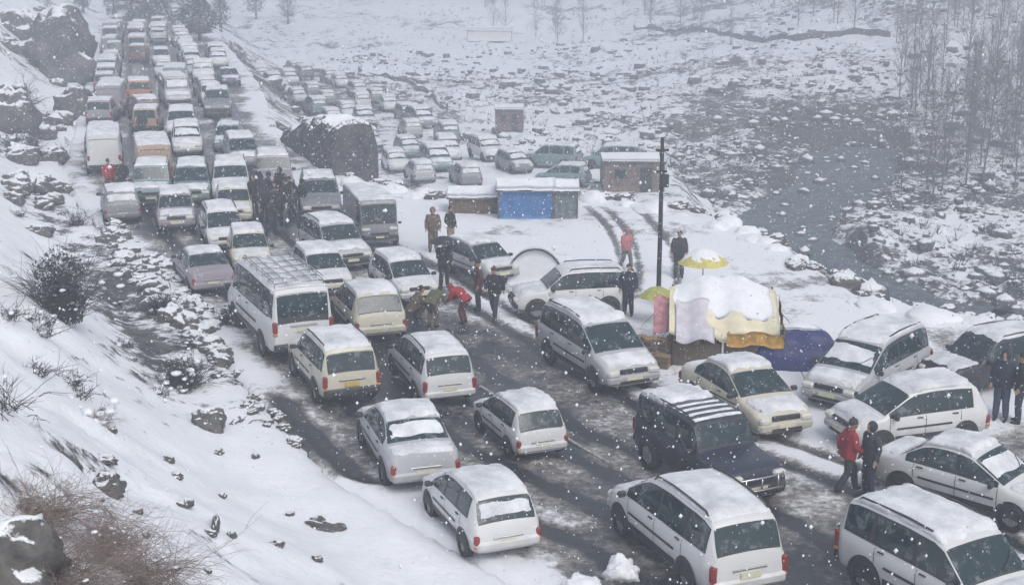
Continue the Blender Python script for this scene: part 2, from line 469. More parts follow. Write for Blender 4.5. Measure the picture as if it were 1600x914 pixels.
# ------------------------------------------------------------------ vehicles
def mat_paint(name, col, rough=0.38):
    m, n, b = new_mat('paint_' + name)
    c = n.nodes.new('ShaderNodeTexCoord'); sp = n.nodes.new('ShaderNodeSeparateXYZ'); n.links.new(c.outputs['Object'], sp.inputs[0])
    t = noise_node(n, 4.0, 6, rough=0.7)
    # road dirt splashed on the lower body
    low = math_n(n, 'SUBTRACT', math_n(n, 'ADD', 0.62, math_n(n, 'MULTIPLY', t.outputs['Fac'], 0.5)), sp.outputs['Z'])
    dr_ = ramp(n, low, 0.25, 0.75)
    t3 = noise_node(n, 1.3, 6, rough=0.7); film = ramp(n, t3.outputs['Fac'], 0.35, 0.75)
    f = math_n(n, 'ADD', math_n(n, 'MULTIPLY', dr_.outputs[0], 0.72), math_n(n, 'MULTIPLY', film.outputs[0], 0.12), True)
    cc = mixc(n, f, col + (1,), (0.125, 0.122, 0.115, 1))
    t2 = noise_node(n, 22.0, 4, rough=0.7); sp2 = ramp(n, t2.outputs['Fac'], 0.60, 0.70)
    cc = mixc(n, math_n(n, 'MULTIPLY', sp2.outputs[0], 0.35), cc, (0.7, 0.72, 0.75, 1))     # stuck flakes
    n.links.new(cc, b.inputs['Base Color'])
    b.inputs['Roughness'].default_value = rough
    b.inputs['Coat Weight'].default_value = 0.25; b.inputs['Coat Roughness'].default_value = 0.15
    return m
PAINT = {'white': (0.64, 0.65, 0.66), 'cream': (0.57, 0.54, 0.44), 'blue-black': (0.013, 0.019, 0.042), 'silver': (0.42, 0.43, 0.45), 'grey': (0.19, 0.20, 0.22),
         'black': (0.016, 0.019, 0.030), 'dark blue': (0.025, 0.04, 0.10), 'teal': (0.16, 0.24, 0.25), 'tan': (0.42, 0.30, 0.22),
         'maroon': (0.16, 0.035, 0.04), 'mauve': (0.30, 0.27, 0.31), 'dark green': (0.035, 0.048, 0.042), 'orange': (0.45, 0.22, 0.12), 'blue': (0.07, 0.16, 0.34)}
for k_, c_ in PAINT.items(): M[k_] = mat_paint(k_.replace(' ', '_').replace('-', '_'), c_)
def mat_glass():
    m, n, b = new_mat('car_glass')
    t = noise_node(n, 3.2, 8, rough=0.75); r = ramp(n, t.outputs['Fac'], 0.52, 0.74)
    c = mixc(n, math_n(n, 'MULTIPLY', r.outputs[0], 0.55), (0.016, 0.034, 0.040, 1), (0.40, 0.44, 0.46, 1))   # wet snow sticking
    n.links.new(c, b.inputs['Base Color'])
    rr = ramp(n, t.outputs['Fac'], 0.5, 0.7, (0.06, 0.06, 0.06, 1), (0.6, 0.6, 0.6, 1)); n.links.new(rr.outputs[0], b.inputs['Roughness'])
    return m
M['glass'] = mat_glass()
def mat_car_snow():
    m, n, b = new_mat('settled_car_snow')
    t = noise_node(n, 1.7, 7, rough=0.65); r = ramp(n, t.outputs['Fac'], 0.30, 0.62, (0.50, 0.52, 0.55, 1), (0.83, 0.85, 0.88, 1))
    n.links.new(r.outputs[0], b.inputs['Base Color']); b.inputs['Roughness'].default_value = 0.75; b.inputs['Specular IOR Level'].default_value = 0.2
    t2 = noise_node(n, 16, 5, rough=0.7); bump(n, b, t2.outputs['Fac'], 0.8, 0.04)
    return m
M['car_snow'] = mat_car_snow()
M['rubber'] = mat_plain('rubber', (0.022, 0.022, 0.023), 0.8, 0.3, 10)
M['trim'] = mat_plain('black_trim', (0.035, 0.036, 0.038), 0.6, 0.3, 8)
M['rim'] = mat_plain('wheel_rim', (0.34, 0.34, 0.35), 0.4, 0.3, 12, 0.6)
M['lamp'] = mat_plain('lamp_glass', (0.62, 0.62, 0.58), 0.12, 0.1, 12)
M['tail'] = mat_plain('tail_lamp_red', (0.24, 0.028, 0.026), 0.2, 0.2, 12)
M['amber'] = mat_plain('amber_lamp', (0.5, 0.2, 0.04), 0.2, 0.2, 12)
M['plate'] = mat_plain('number_plate', (0.62, 0.60, 0.45), 0.5, 0.1, 12)
M['yplate'] = mat_plain('yellow_number_plate', (0.55, 0.42, 0.08), 0.5, 0.1, 12)
M['chrome'] = mat_plain('chrome', (0.5, 0.5, 0.52), 0.25, 0.1, 8, 0.9)

class Car:
    """lofted car body; top = (x, height) outline from tail to nose"""
    def __init__(s, L, W, H, top, belt, zb=0.24, axles=(-1.1, 1.15), wr=0.30, ws=None, rw=None, roof=None, hood=None, boot=None, tumble=0.77, square=0.06, doors=(), pill=()):
        s.L, s.W, s.H, s.zb, s.axles, s.wr = L, W, H, zb, axles, wr
        s.tx = np.array([p[0] for p in top]); s.tz_ = np.array([p[1] for p in top])
        s.belt, s.ws, s.rw, s.roof, s.hood, s.boot, s.tumble, s.sq, s.doors, s.pill = belt, ws, rw, roof, hood, boot, tumble, square, doors, pill
    def ring(s, x):
        L2 = s.L / 2; a = min(abs(x) / L2, 1.0)
        wd = s.W / 2 * (1 - s.sq * a ** 3 - 0.10 * max(0, (a - 0.88) / 0.12) ** 2)
        zt = float(np.interp(x, s.tx, s.tz_)); bl = s.belt[0] + (s.belt[1] - s.belt[0]) * (x + L2) / s.L
        zb = s.zb + 0.16 * max(0, (a - 0.9) / 0.1) ** 1.5
        bl = min(bl, zt - 0.05)
        zb = min(zb, bl - 0.08)
        c = max(0.0, min(1.0, (zt - bl - 0.05) / (s.H - s.belt[0] - 0.05)))
        wt = wd * (0.90 * (1 - c) + s.tumble * c)
        ze = zt - 0.02 - 0.05 * c
        zm = 0.45 * zb + 0.55 * bl
        return [(0, zb), (.82 * wd, zb), (.965 * wd, zb + .07), (wd, zm), (.992 * wd, bl - .05), (.955 * wd, bl),
                (.955 * wd * .52 + wt * .48 + .012 * c, bl * .5 + ze * .5), (wt, ze), (wt * .93, zt - .012), (wt * .55, zt + .012), (0, zt + .02)]
    def P(s, x, r, side=1, off=0.0):
        q = s.ring(x); i = min(int(r), 9); t = r - i
        y = q[i][0] * (1 - t) + q[i + 1][0] * t; z = q[i][1] * (1 - t) + q[i + 1][1] * t
        p = Vector((x, y * side, z))
        return p
    def N(s, x, r, side):
        e = 0.02
        a = s.P(x + e, r, side) - s.P(x - e, r, side); b = s.P(x, min(r + .15, 10), side) - s.P(x, max(r - .15, 0), side)
        n = b.cross(a) * side
        if n.length < 1e-9: return Vector((0, 0, 1))
        return n.normalized()
    def body(s, name):
        xs = sorted(set([round(float(v), 4) for v in s.tx] + [round(v, 4) for v in np.linspace(-s.L / 2, s.L / 2, 19)]))
        v = []; f = []; n = 20
        for x in xs:
            q = s.ring(x)
            pts = [(x, q[i][0], q[i][1]) for i in range(11)] + [(x, -q[i][0], q[i][1]) for i in range(9, 0, -1)]
            v += pts
        for i in range(len(xs) - 1):
            for k in range(n):
                a = i * n; f.append((a + k, a + (k + 1) % n, a + n + (k + 1) % n, a + n + k)[::-1])
        f.append(tuple(range(n))[::1]); f.append(tuple((len(xs) - 1) * n + k for k in range(n))[::-1])
        me = mesh_from(name, v, f, True)
        me.set_sharp_from_angle(angle=R(38))
        bm = bmesh.new(); bm.from_mesh(me); bmesh.ops.recalc_face_normals(bm, faces=bm.faces); bm.to_mesh(me); bm.free()
        return me
    def patch(s, name, x0, x1, r0, r1, side=0, off=0.008, nx=4, nr=4, inset=0.0):
        """glass or trim lying on the body; side 0 spans both sides over the top (r1 ignored)"""
        v = []; f = []
        cols = []
        if side == 0:
            cols = [(r0 + (10 - r0) * k / nr, 1) for k in range(nr + 1)] + [(r0 + (10 - r0) * k / nr, -1) for k in range(nr - 1, -1, -1)]
        else: cols = [(r0 + (r1 - r0) * k / nr, side) for k in range(nr + 1)]
        for i in range(nx + 1):
            x = x0 + (x1 - x0) * i / nx
            for (r, sd_) in cols:
                v.append(s.P(x, r, sd_) + s.N(x, r, sd_) * off)
        m = len(cols)
        for i in range(nx):
            for k in range(m - 1):
                q = (i * m + k, i * m + k + 1, i * m + m + k + 1, i * m + m + k)
                f.append(q if side == -1 else q[::-1])
        return mesh_from(name, v, f, True)
    def snow(s, name, x0, x1, r0, thick, seed, nx=20, nr=9):
        rnd = random.Random(seed); v = []; f = []
        cols = [(r0 + (10 - r0) * k / nr, 1) for k in range(nr + 1)] + [(r0 + (10 - r0) * k / nr, -1) for k in range(nr - 1, -1, -1)]
        m = len(cols)
        def nz(a, b, sd): return float(fbm(np.array([a]), np.array([b]), sd, 3)[0])
        jx0 = [nz(k * .45, seed, 1) * .16 + rnd.uniform(-.025, .025) for k in range(m)]; jx1 = [nz(k * .45, seed, 2) * .16 + rnd.uniform(-.025, .025) for k in range(m)]
        for i in range(nx + 1):
            q = i / nx; ex = min(i, nx - i)
            jr0 = max(0, nz(i * .4, seed, 3) * .7 + rnd.uniform(0, .18)); jr1 = max(0, nz(i * .4, seed, 4) * .7 + rnd.uniform(0, .18))
            for k, (r, sd_) in enumerate(cols):
                ek = min(k, m - 1 - k); e = min(ex, ek)
                xa = x0 + max(-.03, jx0[k]) * min(1, (x1 - x0)); xb = x1 - max(-.03, jx1[k]) * min(1, (x1 - x0))
                xx = xa + (xb - xa) * q
                jr = jr0 if sd_ > 0 else jr1
                rr = 10 - (10 - r) * (1 - jr / (10 - r0) * ((10 - r) / (10 - r0)))
                h = -0.008 if e == 0 else thick * (0.62 if e == 1 else 1.0) * (1 + .55 * nz(i * .33 + seed, k * .33, 5) + rnd.uniform(-.10, .10))
                nrm = s.N(xx, rr, sd_)
                nrm = (nrm + Vector((0, 0, 0.6))).normalized() if e else nrm
                v.append(s.P(xx, rr, sd_) + nrm * h)
        for i in range(nx):
            for k in range(m - 1): f.append((i * m + k, i * m + k + 1, i * m + m + k + 1, i * m + m + k)[::-1])
        return mesh_from(name, v, f, True)

def wheel_meshes(r, wd=0.19):
    prof = [(r * .62, -wd / 2), (r * .93, -wd / 2), (r, -wd * .32), (r, wd * .32), (r * .93, wd / 2), (r * .62, wd / 2)]
    n = 20; v = []; f = []
    for k in range(n):
        a = 2 * math.pi * k / n
        for (rr, y) in prof: v.append((rr * math.cos(a), y, rr * math.sin(a)))
    m = len(prof)
    for k in range(n):
        k2 = (k + 1) % n
        for j in range(m - 1): f.append((k * m + j, k * m + j + 1, k2 * m + j + 1, k2 * m + j))
    ty = mesh_from('tyre', v, f, True); ty.materials.append(M['rubber'])
    bm = bmesh.new()
    bmesh.ops.create_cone(bm, cap_ends=True, segments=18, radius1=r * .64, radius2=r * .60, depth=wd * .7, matrix=Matrix.Rotation(R(90), 4, 'X'))
    for k in range(5):
        a = 2 * math.pi * k / 5
        rot = Matrix.Rotation(-a, 3, 'Y')
        add_box(bm, rot @ Vector((r * .32, 0, 0)), (r * .55, wd * .86, r * .15), 0.0, rot)
    rm = bm_mesh('rim', bm); rm.materials.append(M['rim'])
    return ty, rm

TYPES = {
 'hatchback': Car(3.6, 1.62, 1.50, [(-1.80, .46), (-1.79, .62), (-1.755, .84), (-1.72, .93), (-1.47, 1.38), (-1.38, 1.45), (-1.0, 1.49), (-.3, 1.50), (.2, 1.45), (.36, 1.39), (1.05, .97), (1.15, .93), (1.55, .85), (1.72, .74), (1.78, .60), (1.80, .46)],
    (.93, .88), .26, (-1.10, 1.16), .31, (.40, 1.02), (-1.70, -1.48), (-1.42, .26), (1.10, 1.68), None, .77, .07, (-.95, .0, .95), ((-1.28, -.70), (-.62, .04), (.12, .92))),
 'sedan': Car(4.2, 1.70, 1.48, [(-2.10, .50), (-2.09, .70), (-2.03, .92), (-1.95, .97), (-1.50, 1.00), (-1.40, 1.02), (-.88, 1.38), (-.72, 1.45), (-.3, 1.485), (.15, 1.46), (.36, 1.40), (1.12, .98), (1.22, .94), (1.78, .85), (2.0, .72), (2.08, .58), (2.10, .46)],
    (.96, .90), .26, (-1.25, 1.36), .325, (.42, 1.08), (-1.36, -.90), (-.82, .28), (1.17, 1.95), (-2.0, -1.44), .75, .08, (-.98, .05, 1.02), ((-1.18, -.72), (-.62, .04), (.12, .98))),
 'suv': Car(4.45, 1.80, 1.80, [(-2.22, .58), (-2.21, .80), (-2.19, 1.08), (-2.04, 1.62), (-1.95, 1.73), (-1.6, 1.78), (-.5, 1.80), (.2, 1.76), (.42, 1.68), (1.02, 1.14), (1.12, 1.10), (1.85, 1.02), (2.08, .92), (2.19, .72), (2.22, .50)],
    (1.10, 1.06), .34, (-1.32, 1.42), .385, (.48, .98), (-2.17, -2.04), (-1.98, .34), (1.07, 2.04), None, .80, .06, (-1.10, -.05, .96), ((-1.95, -1.28), (-1.18, -.20), (-.10, .88))),
 'people carrier': Car(4.5, 1.76, 1.74, [(-2.25, .54), (-2.24, .74), (-2.20, 1.02), (-2.00, 1.56), (-1.90, 1.66), (-1.5, 1.72), (-.4, 1.74), (.35, 1.68), (.60, 1.60), (1.45, 1.04), (1.55, 1.00), (2.00, .88), (2.18, .72), (2.23, .58), (2.25, .46)],
    (1.04, .98), .28, (-1.32, 1.48), .345, (.66, 1.40), (-2.17, -2.01), (-1.93, .52), (1.50, 2.12), None, .78, .07, (-1.15, -.05, 1.10), ((-1.92, -1.25), (-1.15, -.18), (-.08, 1.22))),
 'jeep': Car(4.35, 1.76, 1.86, [(-2.17, .60), (-2.165, .82), (-2.15, 1.10), (-2.08, 1.70), (-2.02, 1.80), (-1.6, 1.85), (-.3, 1.86), (.42, 1.83), (.55, 1.77), (.85, 1.18), (.95, 1.14), (1.85, 1.08), (2.05, 1.02), (2.15, .84), (2.17, .52)],
    (1.12, 1.09), .38, (-1.30, 1.40), .40, (.58, .82), (-2.14, -2.08), (-2.03, .46), (.92, 2.04), None, .86, .04, (-1.05, -.02, .80), ((-1.96, -1.22), (-1.08, -.14), (-.02, .70))),
 'minibus': Car(5.9, 1.95, 2.30, [(-2.95, .60), (-2.94, .9), (-2.92, 1.3), (-2.86, 2.08), (-2.78, 2.22), (-2.4, 2.28), (0, 2.30), (1.5, 2.26), (1.75, 2.18), (2.30, 1.30), (2.40, 1.22), (2.75, 1.02), (2.90, .80), (2.95, .50)],
    (1.34, 1.24), .36, (-1.65, 1.85), .39, (1.80, 2.24), (-2.91, -2.86), (-2.80, 1.6), (2.32, 2.72), None, .86, .03, (-.2, .75, 1.9), ((-2.74, -1.86), (-1.78, -.90), (-.82, .02), (.10, .94), (1.02, 1.95))),
}
# a truck: tall flat-faced cab in front of a load box
TYPES['truck'] = Car(6.4, 2.2, 2.75, [(-3.2, .9), (-3.19, 1.3), (-3.18, 2.4), (-3.1, 2.68), (-1.0, 2.74), (2.2, 2.75), (2.72, 2.66), (2.82, 2.52), (3.05, 1.46), (3.08, 1.36), (3.16, .95), (3.2, .6)],
    (1.40, 1.36), .5, (-1.9, 2.2), .46, (2.85, 3.03), (-3.18, -3.17), (-3.1, 2.66), (3.06, 3.075), None, .93, .02, (1.7,), ((1.86, 2.78),))

PROTO = {}
def proto(kind):
    if kind in PROTO: return PROTO[kind]
    c = TYPES[kind]; D = {'car': c}
    D['body'] = c.body('body'); D['body'].materials.append(M['white'])
    def g(me, mat): me.materials.append(M[mat]); return me
    D['windshield'] = g(c.patch('windshield', c.ws[0], c.ws[1], 7.55, 10, 0, .010), 'glass')
    D['rear_window'] = g(c.patch('rear_window', c.rw[0], c.rw[1], 7.6, 10, 0, .010), 'glass')
    D['side'] = []
    for (a, b) in c.pill:
        for sd_ in (1, -1): D['side'].append(g(c.patch('side_window', a, b, 5.22, 6.86, sd_, .010, 6, 3), 'glass'))
    D['ty'], D['rm'] = wheel_meshes(c.wr, .2 if c.wr < .4 else .28)
    # dark wheel arches lying on the body
    D['arch'] = []
    for ax in c.axles:
        for sd_ in (1, -1):
            n = 16; v = []; rr = c.wr * 1.17
            yb = c.P(ax, 3.0, sd_).y + sd_ * .006
            v.append((ax, yb, c.wr))
            for k in range(n + 1):
                a = -0.25 + (math.pi + 0.5) * k / n
                v.append((ax + rr * math.cos(a), yb, c.wr + rr * math.sin(a)))
            f = [((0, k + 1, k + 2) if sd_ < 0 else (0, k + 2, k + 1)) for k in range(n)]
            D['arch'].append(g(mesh_from('wheel_arch', v, f, False), 'trim'))
    hl, hw = c.L / 2, c.W / 2
    zl = min(c.belt[1], float(np.interp(hl - .10, c.tx, c.tz_))) - .06
    zr = min(c.belt[0] - .04, float(np.interp(-hl + .03, c.tx, c.tz_)) - .02)
    D['front_bumper'] = g(box_mesh('front_bumper', (hl - .06, 0, c.zb + .20), (.20, c.W * .90, .24), .06), 'white' if kind in ('hatchback', 'sedan', 'people carrier') else 'trim')
    D['rear_bumper'] = g(box_mesh('rear_bumper', (-hl + .05, 0, c.zb + .20), (.20, c.W * .91, .24), .06), 'white' if kind in ('hatchback', 'sedan', 'people carrier') else 'trim')
    D['grille'] = g(box_mesh('grille', (hl - .035, 0, c.zb + .42), (.08, c.W * .46, .13), .02), 'trim')
    D['lamps'] = []
    for sd_ in (1, -1):
        D['lamps'].append(('headlight', g(box_mesh('headlight', (hl - .085, sd_ * hw * .68, zl - .03), (.24, hw * .40, .17), .05), 'lamp')))
        tall = .34 if kind in ('suv', 'people carrier', 'jeep', 'minibus', 'truck') else .22
        D['lamps'].append(('tail_light', g(box_mesh('tail_light', (-hl + .055, sd_ * hw * .86, zr - .12), (.14, hw * .15, tall), .035), 'tail')))
        D['lamps'].append(('indicator', g(box_mesh('indicator', (-hl + .045, sd_ * hw * .86, zr - .12 - tall / 2 - .04), (.13, hw * .14, .08), .025), 'amber')))
    mx = c.ws[1] - .12 if kind != 'minibus' else c.ws[1] - .05
    D['mirrors'] = [g(box_mesh('wing_mirror', (mx - .05, sd_ * (hw + .07), c.P(mx - .1, 5).z + .06), (.10, .19, .13), .03), 'trim') for sd_ in (1, -1)]
    D['plates'] = [g(box_mesh('number_plate', (hl + .045, 0, c.zb + .24), (.012, .46, .11)), 'plate'), g(box_mesh('number_plate', (-hl - .055 if False else -hl + .0 - .012, 0, zr - .22), (.05, .42, .12)), 'plate')]
    D['seams'] = []
    for dx in c.doors:
        for sd_ in (1, -1): D['seams'].append(g(c.patch('door_seam', dx - .008, dx + .008, 2.2, 5.0, sd_, .006, 1, 5), 'trim'))
    D['handles'] = []
    for dx in c.doors[:-1]:
        for sd_ in (1, -1):
            p = c.P(dx + .16, 4.3, sd_); D['handles'].append(g(box_mesh('door_handle', (p.x, p.y + sd_ * .012, p.z), (.16, .035, .03), .008), 'trim'))
    D['skirts'] = [g(c.patch('side_skirt', c.axles[0] + c.wr * 1.2, c.axles[1] - c.wr * 1.2, 1.6, 2.5, sd_, .008, 4, 2), 'trim') for sd_ in (1, -1)]
    # black window surrounds, side mouldings, lower intake, wipers, tailgate strip
    D['extra'] = []
    for sd_ in (1, -1):
        D['extra'].append(('window_trim', g(c.patch('window_trim', c.pill[0][0] - .03, c.pill[-1][1] + .03, 5.12, 6.95, sd_, .005, 12, 3), 'trim')))
        D['extra'].append(('side_moulding', g(c.patch('side_moulding', c.axles[0] + c.wr * 1.25, c.axles[1] - c.wr * 1.25, 3.05, 3.25, sd_, .012, 4, 1), 'trim')))
        x0 = c.ws[1] - .02; xm = c.ws[0] + (c.ws[1] - c.ws[0]) * .45; q_ = 8.6 if sd_ > 0 else 9.7
        tb = TB(); tb.tube([c.P(x0, 9.2 if sd_ > 0 else 9.6, -1 if sd_ > 0 else 1) + Vector((.02, 0, .03)), c.P((x0 + xm) / 2, 9.3, 1) + Vector((.02, 0, .03)) if sd_ > 0 else c.P((x0 + xm) / 2, 8.9, 1) + Vector((.02, 0, .03)), c.P(xm, q_, 1) + Vector((.02, 0, .03)) if sd_ > 0 else c.P(xm, 8.3, 1) + Vector((.02, 0, .03))], [.009] * 3, 4)
        if sd_ < 0: D['extra'].append(('wiper', g(tb.mesh('wiper'), 'trim')))
    D['extra'].append(('windshield_trim', g(c.patch('windshield_trim', c.ws[0] - .02, c.ws[1] + .03, 7.4, 10, 0, .005), 'trim')))
    D['extra'].append(('rear_window_trim', g(c.patch('rear_window_trim', c.rw[0] - .012, c.rw[1] + .015, 7.45, 10, 0, .005), 'trim')))
    D['extra'].append(('lower_intake', g(box_mesh('lower_intake', (hl + .032, 0, c.zb + .14), (.03, c.W * .5, .09), .01), 'trim')))
    D['extra'].append(('tailgate_strip', g(box_mesh('tailgate_strip', (-hl + .012, 0, zr - .10), (.05, c.W * .42, .045), .01), 'chrome')))
    # roof rails / rack
    if kind in ('suv', 'jeep', 'people carrier'):
        D['rails'] = []
        for sd_ in (1, -1):
            tb = TB(); x0, x1 = c.roof[0] + .15, c.roof[1] - .15
            pts = [c.P(x0, 7.9, sd_) + Vector((0, 0, -.01))] + [c.P(x0 + (x1 - x0) * t, 7.9, sd_) + Vector((0, 0, .09)) for t in (.06, .35, .65, .94)] + [c.P(x1, 7.9, sd_) + Vector((0, 0, -.01))]
            tb.tube(pts, [.022] * 6, 5); D['rails'].append(g(tb.mesh('roof_rail'), 'trim'))
    if kind == 'minibus':
        tb = TB()
        for y_ in (-.72, -.36, 0, .36, .72): tb.tube([(-2.6, y_, 2.40), (1.0, y_, 2.40)], [.02, .02], 5)
        for x_ in (-2.6, -1.9, -1.2, -.5, .2, 1.0): tb.tube([(x_, -.72, 2.38), (x_, .72, 2.38)], [.02, .02], 5); tb.tube([(x_, -.72, 2.2), (x_, -.72, 2.5)], [.02, .02], 5); tb.tube([(x_, .72, 2.2), (x_, .72, 2.5)], [.02, .02], 5)
        for y_ in (-.72, .72): tb.tube([(-2.6, y_, 2.5), (1.0, y_, 2.5)], [.02, .02], 5)
        D['rails'] = [g(tb.mesh('roof_rack'), 'chrome')]
    if kind == 'jeep': 
        tb = TB(); tb.tube([(-2.16, 0.2, 1.05), (-2.34, 0.2, 1.05)], [.36, .36], 16); D['spare'] = g(tb.mesh('spare_wheel', False), 'rubber')
    if kind == 'jeep':
        tb = TB()
        for z_ in (.62, .92): tb.tube([(2.12, -.72, z_), (2.30, -.60, z_), (2.32, 0, z_), (2.30, .60, z_), (2.12, .72, z_)], [.028] * 5, 6)
        for y_ in (-.45, 0, .45): tb.tube([(2.31, y_, .50), (2.31, y_, .94)], [.024, .024], 6)
        D['bull_bar'] = g(tb.mesh('bull_bar'), 'chrome')
        D['strip_snow'] = [c.snow('strip_snow', -1.98, -.75, 7.3, .09, 31)] + [c.snow('strip_snow', -.55 + .3 * k, -.42 + .3 * k, 7.9, .03, 40 + k, 6, 9) for k in range(4)]
    # snow
    D['roof_snow'] = [c.snow('roof_snow', c.roof[0] - .02, c.roof[1] + .05, 7.25, th, i * 7 + len(kind)) for i, th in enumerate((.025, .05, .08))]
    D['hood_snow'] = [c.snow('hood_snow', c.hood[0] + .02, c.hood[1], 7.6, th, i * 9 + 3 + len(kind), 12, 8) for i, th in enumerate((.03, .05))]
    D['windshield_snow'] = [c.snow('windshield_snow', c.ws[0] + .0, c.ws[1] - .04, 7.7, .02, 5 + len(kind), 6, 6)]
    D['rear_snow'] = [c.snow('rear_window_snow', c.rw[0] + .02, c.rw[1], 7.8, .02, 6 + len(kind), 6, 6)]
    if c.boot: D['boot_snow'] = [c.snow('boot_snow', c.boot[0], c.boot[1], 7.5, .05, 8 + len(kind), 8, 6)]
    for k_ in list(D):
        if k_.endswith('_snow'):
            for m_ in D[k_]: m_.materials.append(M['car_snow'])
    PROTO[kind] = D
    return D

NAMES = {'hatchback': 'hatchback_car', 'sedan': 'sedan_car', 'suv': 'sport_utility_car', 'people carrier': 'people_carrier_car', 'jeep': 'jeep', 'minibus': 'minibus', 'truck': 'truck'}
def vehicle(kind, loc, deg, paint, label, cat=None, group=None, detail=2, roof=1, hood=1, wsn=0, rsn=0, boot=1, seed=0, plate='plate', tilt=0.0, scale=1.0, rails=True):
    D = proto(kind); c = D['car']
    t = empty(NAMES[kind], loc, R(deg)); t.rotation_euler[1] = tilt; t.scale = (scale, scale, scale)
    tag(t, label, cat or {'minibus': 'minibus', 'truck': 'truck', 'jeep': 'jeep'}.get(kind, 'car'), group)
    def part(name, me, mat=None, par=t):
        o = link(name, me, None, par)
        if mat is not None:
            o.material_slots[0].link = 'OBJECT'; o.material_slots[0].material = M[mat]
        return o
    b = part('body', D['body'], paint)
    part('windshield', D['windshield']); part('rear_window', D['rear_window'])
    for m_ in D['side']: part('side_window', m_)
    for ax in c.axles:
        for sd_ in (1, -1):
            y = c.P(ax, 3.0, sd_).y - sd_ * .085
            if detail >= 2:
                wh = empty('wheel', (0, 0, 0)); wh.parent = t; wh.location = (ax, y, c.wr)
                part('tyre', D['ty'], None, wh); part('rim', D['rm'], None, wh)
            else:
                o = part('wheel', D['ty']); o.location = (ax, y, c.wr)
    for m_ in D['arch']: part('wheel_arch', m_)
    bp = paint if kind in ('hatchback', 'sedan', 'people carrier') else None
    part('front_bumper', D['front_bumper'], bp); part('rear_bumper', D['rear_bumper'], bp)
    for nm, m_ in D['lamps']:
        if detail >= 2 or nm != 'indicator': part(nm, m_)
    if detail >= 1:
        part('grille', D['grille'])
        for m_ in D['mirrors']: part('wing_mirror', m_)
        for m_ in D['plates']: part('number_plate', m_, plate)
    if detail >= 2:
        for m_ in D['seams']: part('door_seam', m_)
        for m_ in D['handles']: part('door_handle', m_)
        for m_ in D['skirts']: part('side_skirt', m_)
        for nm, m_ in D['extra']: part(nm, m_)
    if rails and detail >= 1:
        for m_ in D.get('rails', []): part('roof_rack' if kind == 'minibus' else 'roof_rail', m_)
    if 'bull_bar' in D and detail >= 2: part('bull_bar', D['bull_bar'])
    if roof == -1:
        for m_ in D['strip_snow']: part('roof_snow', m_)
        roof = 0
    if 'spare' in D: part('spare_wheel', D['spare'])
    if roof: part('roof_snow', D['roof_snow'][min(roof, 3) - 1])
    if hood: part('hood_snow', D['hood_snow'][min(hood, 2) - 1])
    if wsn: part('windshield_snow', D['windshield_snow'][0])
    if rsn: part('rear_window_snow', D['rear_snow'][0])
    if boot and 'boot_snow' in D: part('boot_snow', D['boot_snow'][0])
    return t

def V_(kind, px, py, deg, paint, label, **k):
    p = at(px, py, 0.0); p.z = 0.04
    return vehicle(kind, p, deg, paint, label, **k)

# cars driving away from the camera (tails towards us)
V_('people carrier', 1078, 874, 112, 'white', 'large white people carrier with tall red tail lamps on the bare wet lane', roof=2, hood=2)
V_('hatchback', 748, 832, 112, 'white', 'white small car with snowed-over rear window at the snowy verge', roof=2, rsn=1, scale=.94)
V_('sedan', 634, 724, 107, 'silver', 'silver sedan with a snow-covered boot and rear window by the verge', roof=2, rsn=1, boot=1)
V_('hatchback', 810, 692, 112, 'white', 'white hatchback with thick roof snow and dark rear window beside the lane line', roof=3, scale=.86)
V_('people carrier', 672, 606, 109, 'white', 'white people carrier with red tail lamps and bare blue rear glass', roof=1, scale=.88)
V_('suv', 520, 606, 112, 'cream', 'cream sport utility car with dark rear window stuck against the verge', roof=3, plate='yplate', scale=.93)
V_('hatchback', 574, 516, 109, 'cream', 'cream car with greenish rear glass beside the minibus', roof=2, rsn=0, scale=1.06)
V_('minibus', 436, 530, 114, 'white', 'tall white minibus with a row of side windows and a roof rack', roof=1, hood=0)
V_('sedan', 318, 446, 113, 'mauve', 'mauve-grey sedan with a strip of roof snow beside the stony verge', roof=2, rsn=0, boot=0, scale=.93)
# oncoming cars (noses towards us)
V_('people carrier', 930, 584, -66, 'silver', 'silver people carrier with teal windscreen and white snow on roof and bonnet', roof=3, hood=2, scale=1.02)
V_('sedan', 1160, 654, -69, 'cream', 'cream sedan with bare teal windscreen beside the market stall', roof=3, hood=2)
V_('jeep', 1102, 754, -64, 'blue-black', 'blue-black jeep with striped roof snow in the middle of the road', roof=-1, hood=0, cat='jeep', scale=.93)
V_('suv', 1482, 962, -60, 'white', 'white sport utility car with roof rails and blue windscreen at the lot mouth', roof=3, hood=2)
V_('sedan', 1512, 790, -44, 'white', 'white sedan with sloping snowy windscreen side-on beside the red-jacketed person', roof=3, hood=2, wsn=1, scale=.97)
V_('hatchback', 750, 434, -58, 'silver', 'silver car with blue-grey windscreen below the brown-coated standing person', roof=2, hood=2, scale=.93)
V_('hatchback', 630, 464, -66, 'white', 'white small oncoming car beside the crouching people', roof=3, hood=2, scale=.95)
V_('suv', 524, 412, -64, 'silver', 'silver sport utility car with snowy bonnet ahead of the minibus', roof=2, hood=2, scale=.93)
V_('hatchback', 502, 452, -68, 'white', 'white car squeezed between the minibus and a silver oncoming car', roof=3, hood=1, scale=.95)
V_('hatchback', 390, 416, -76, 'cream', 'cream small car with rounded snowy roof ahead of the minibus', roof=3, hood=1, scale=.92)
V_('people carrier', 348, 382, -72, 'white', 'white van-like car with broad windscreen behind the cream small car', roof=2, hood=1, scale=.88)
V_('hatchback', 366, 344, -78, 'cream', 'cream-roofed car between the white van-like car and the crowd', roof=2, hood=1, detail=1)
V_('hatchback', 276, 354, -76, 'mauve', 'pale mauve car with thick white roof by the slushy left edge', roof=3, hood=1, detail=1)
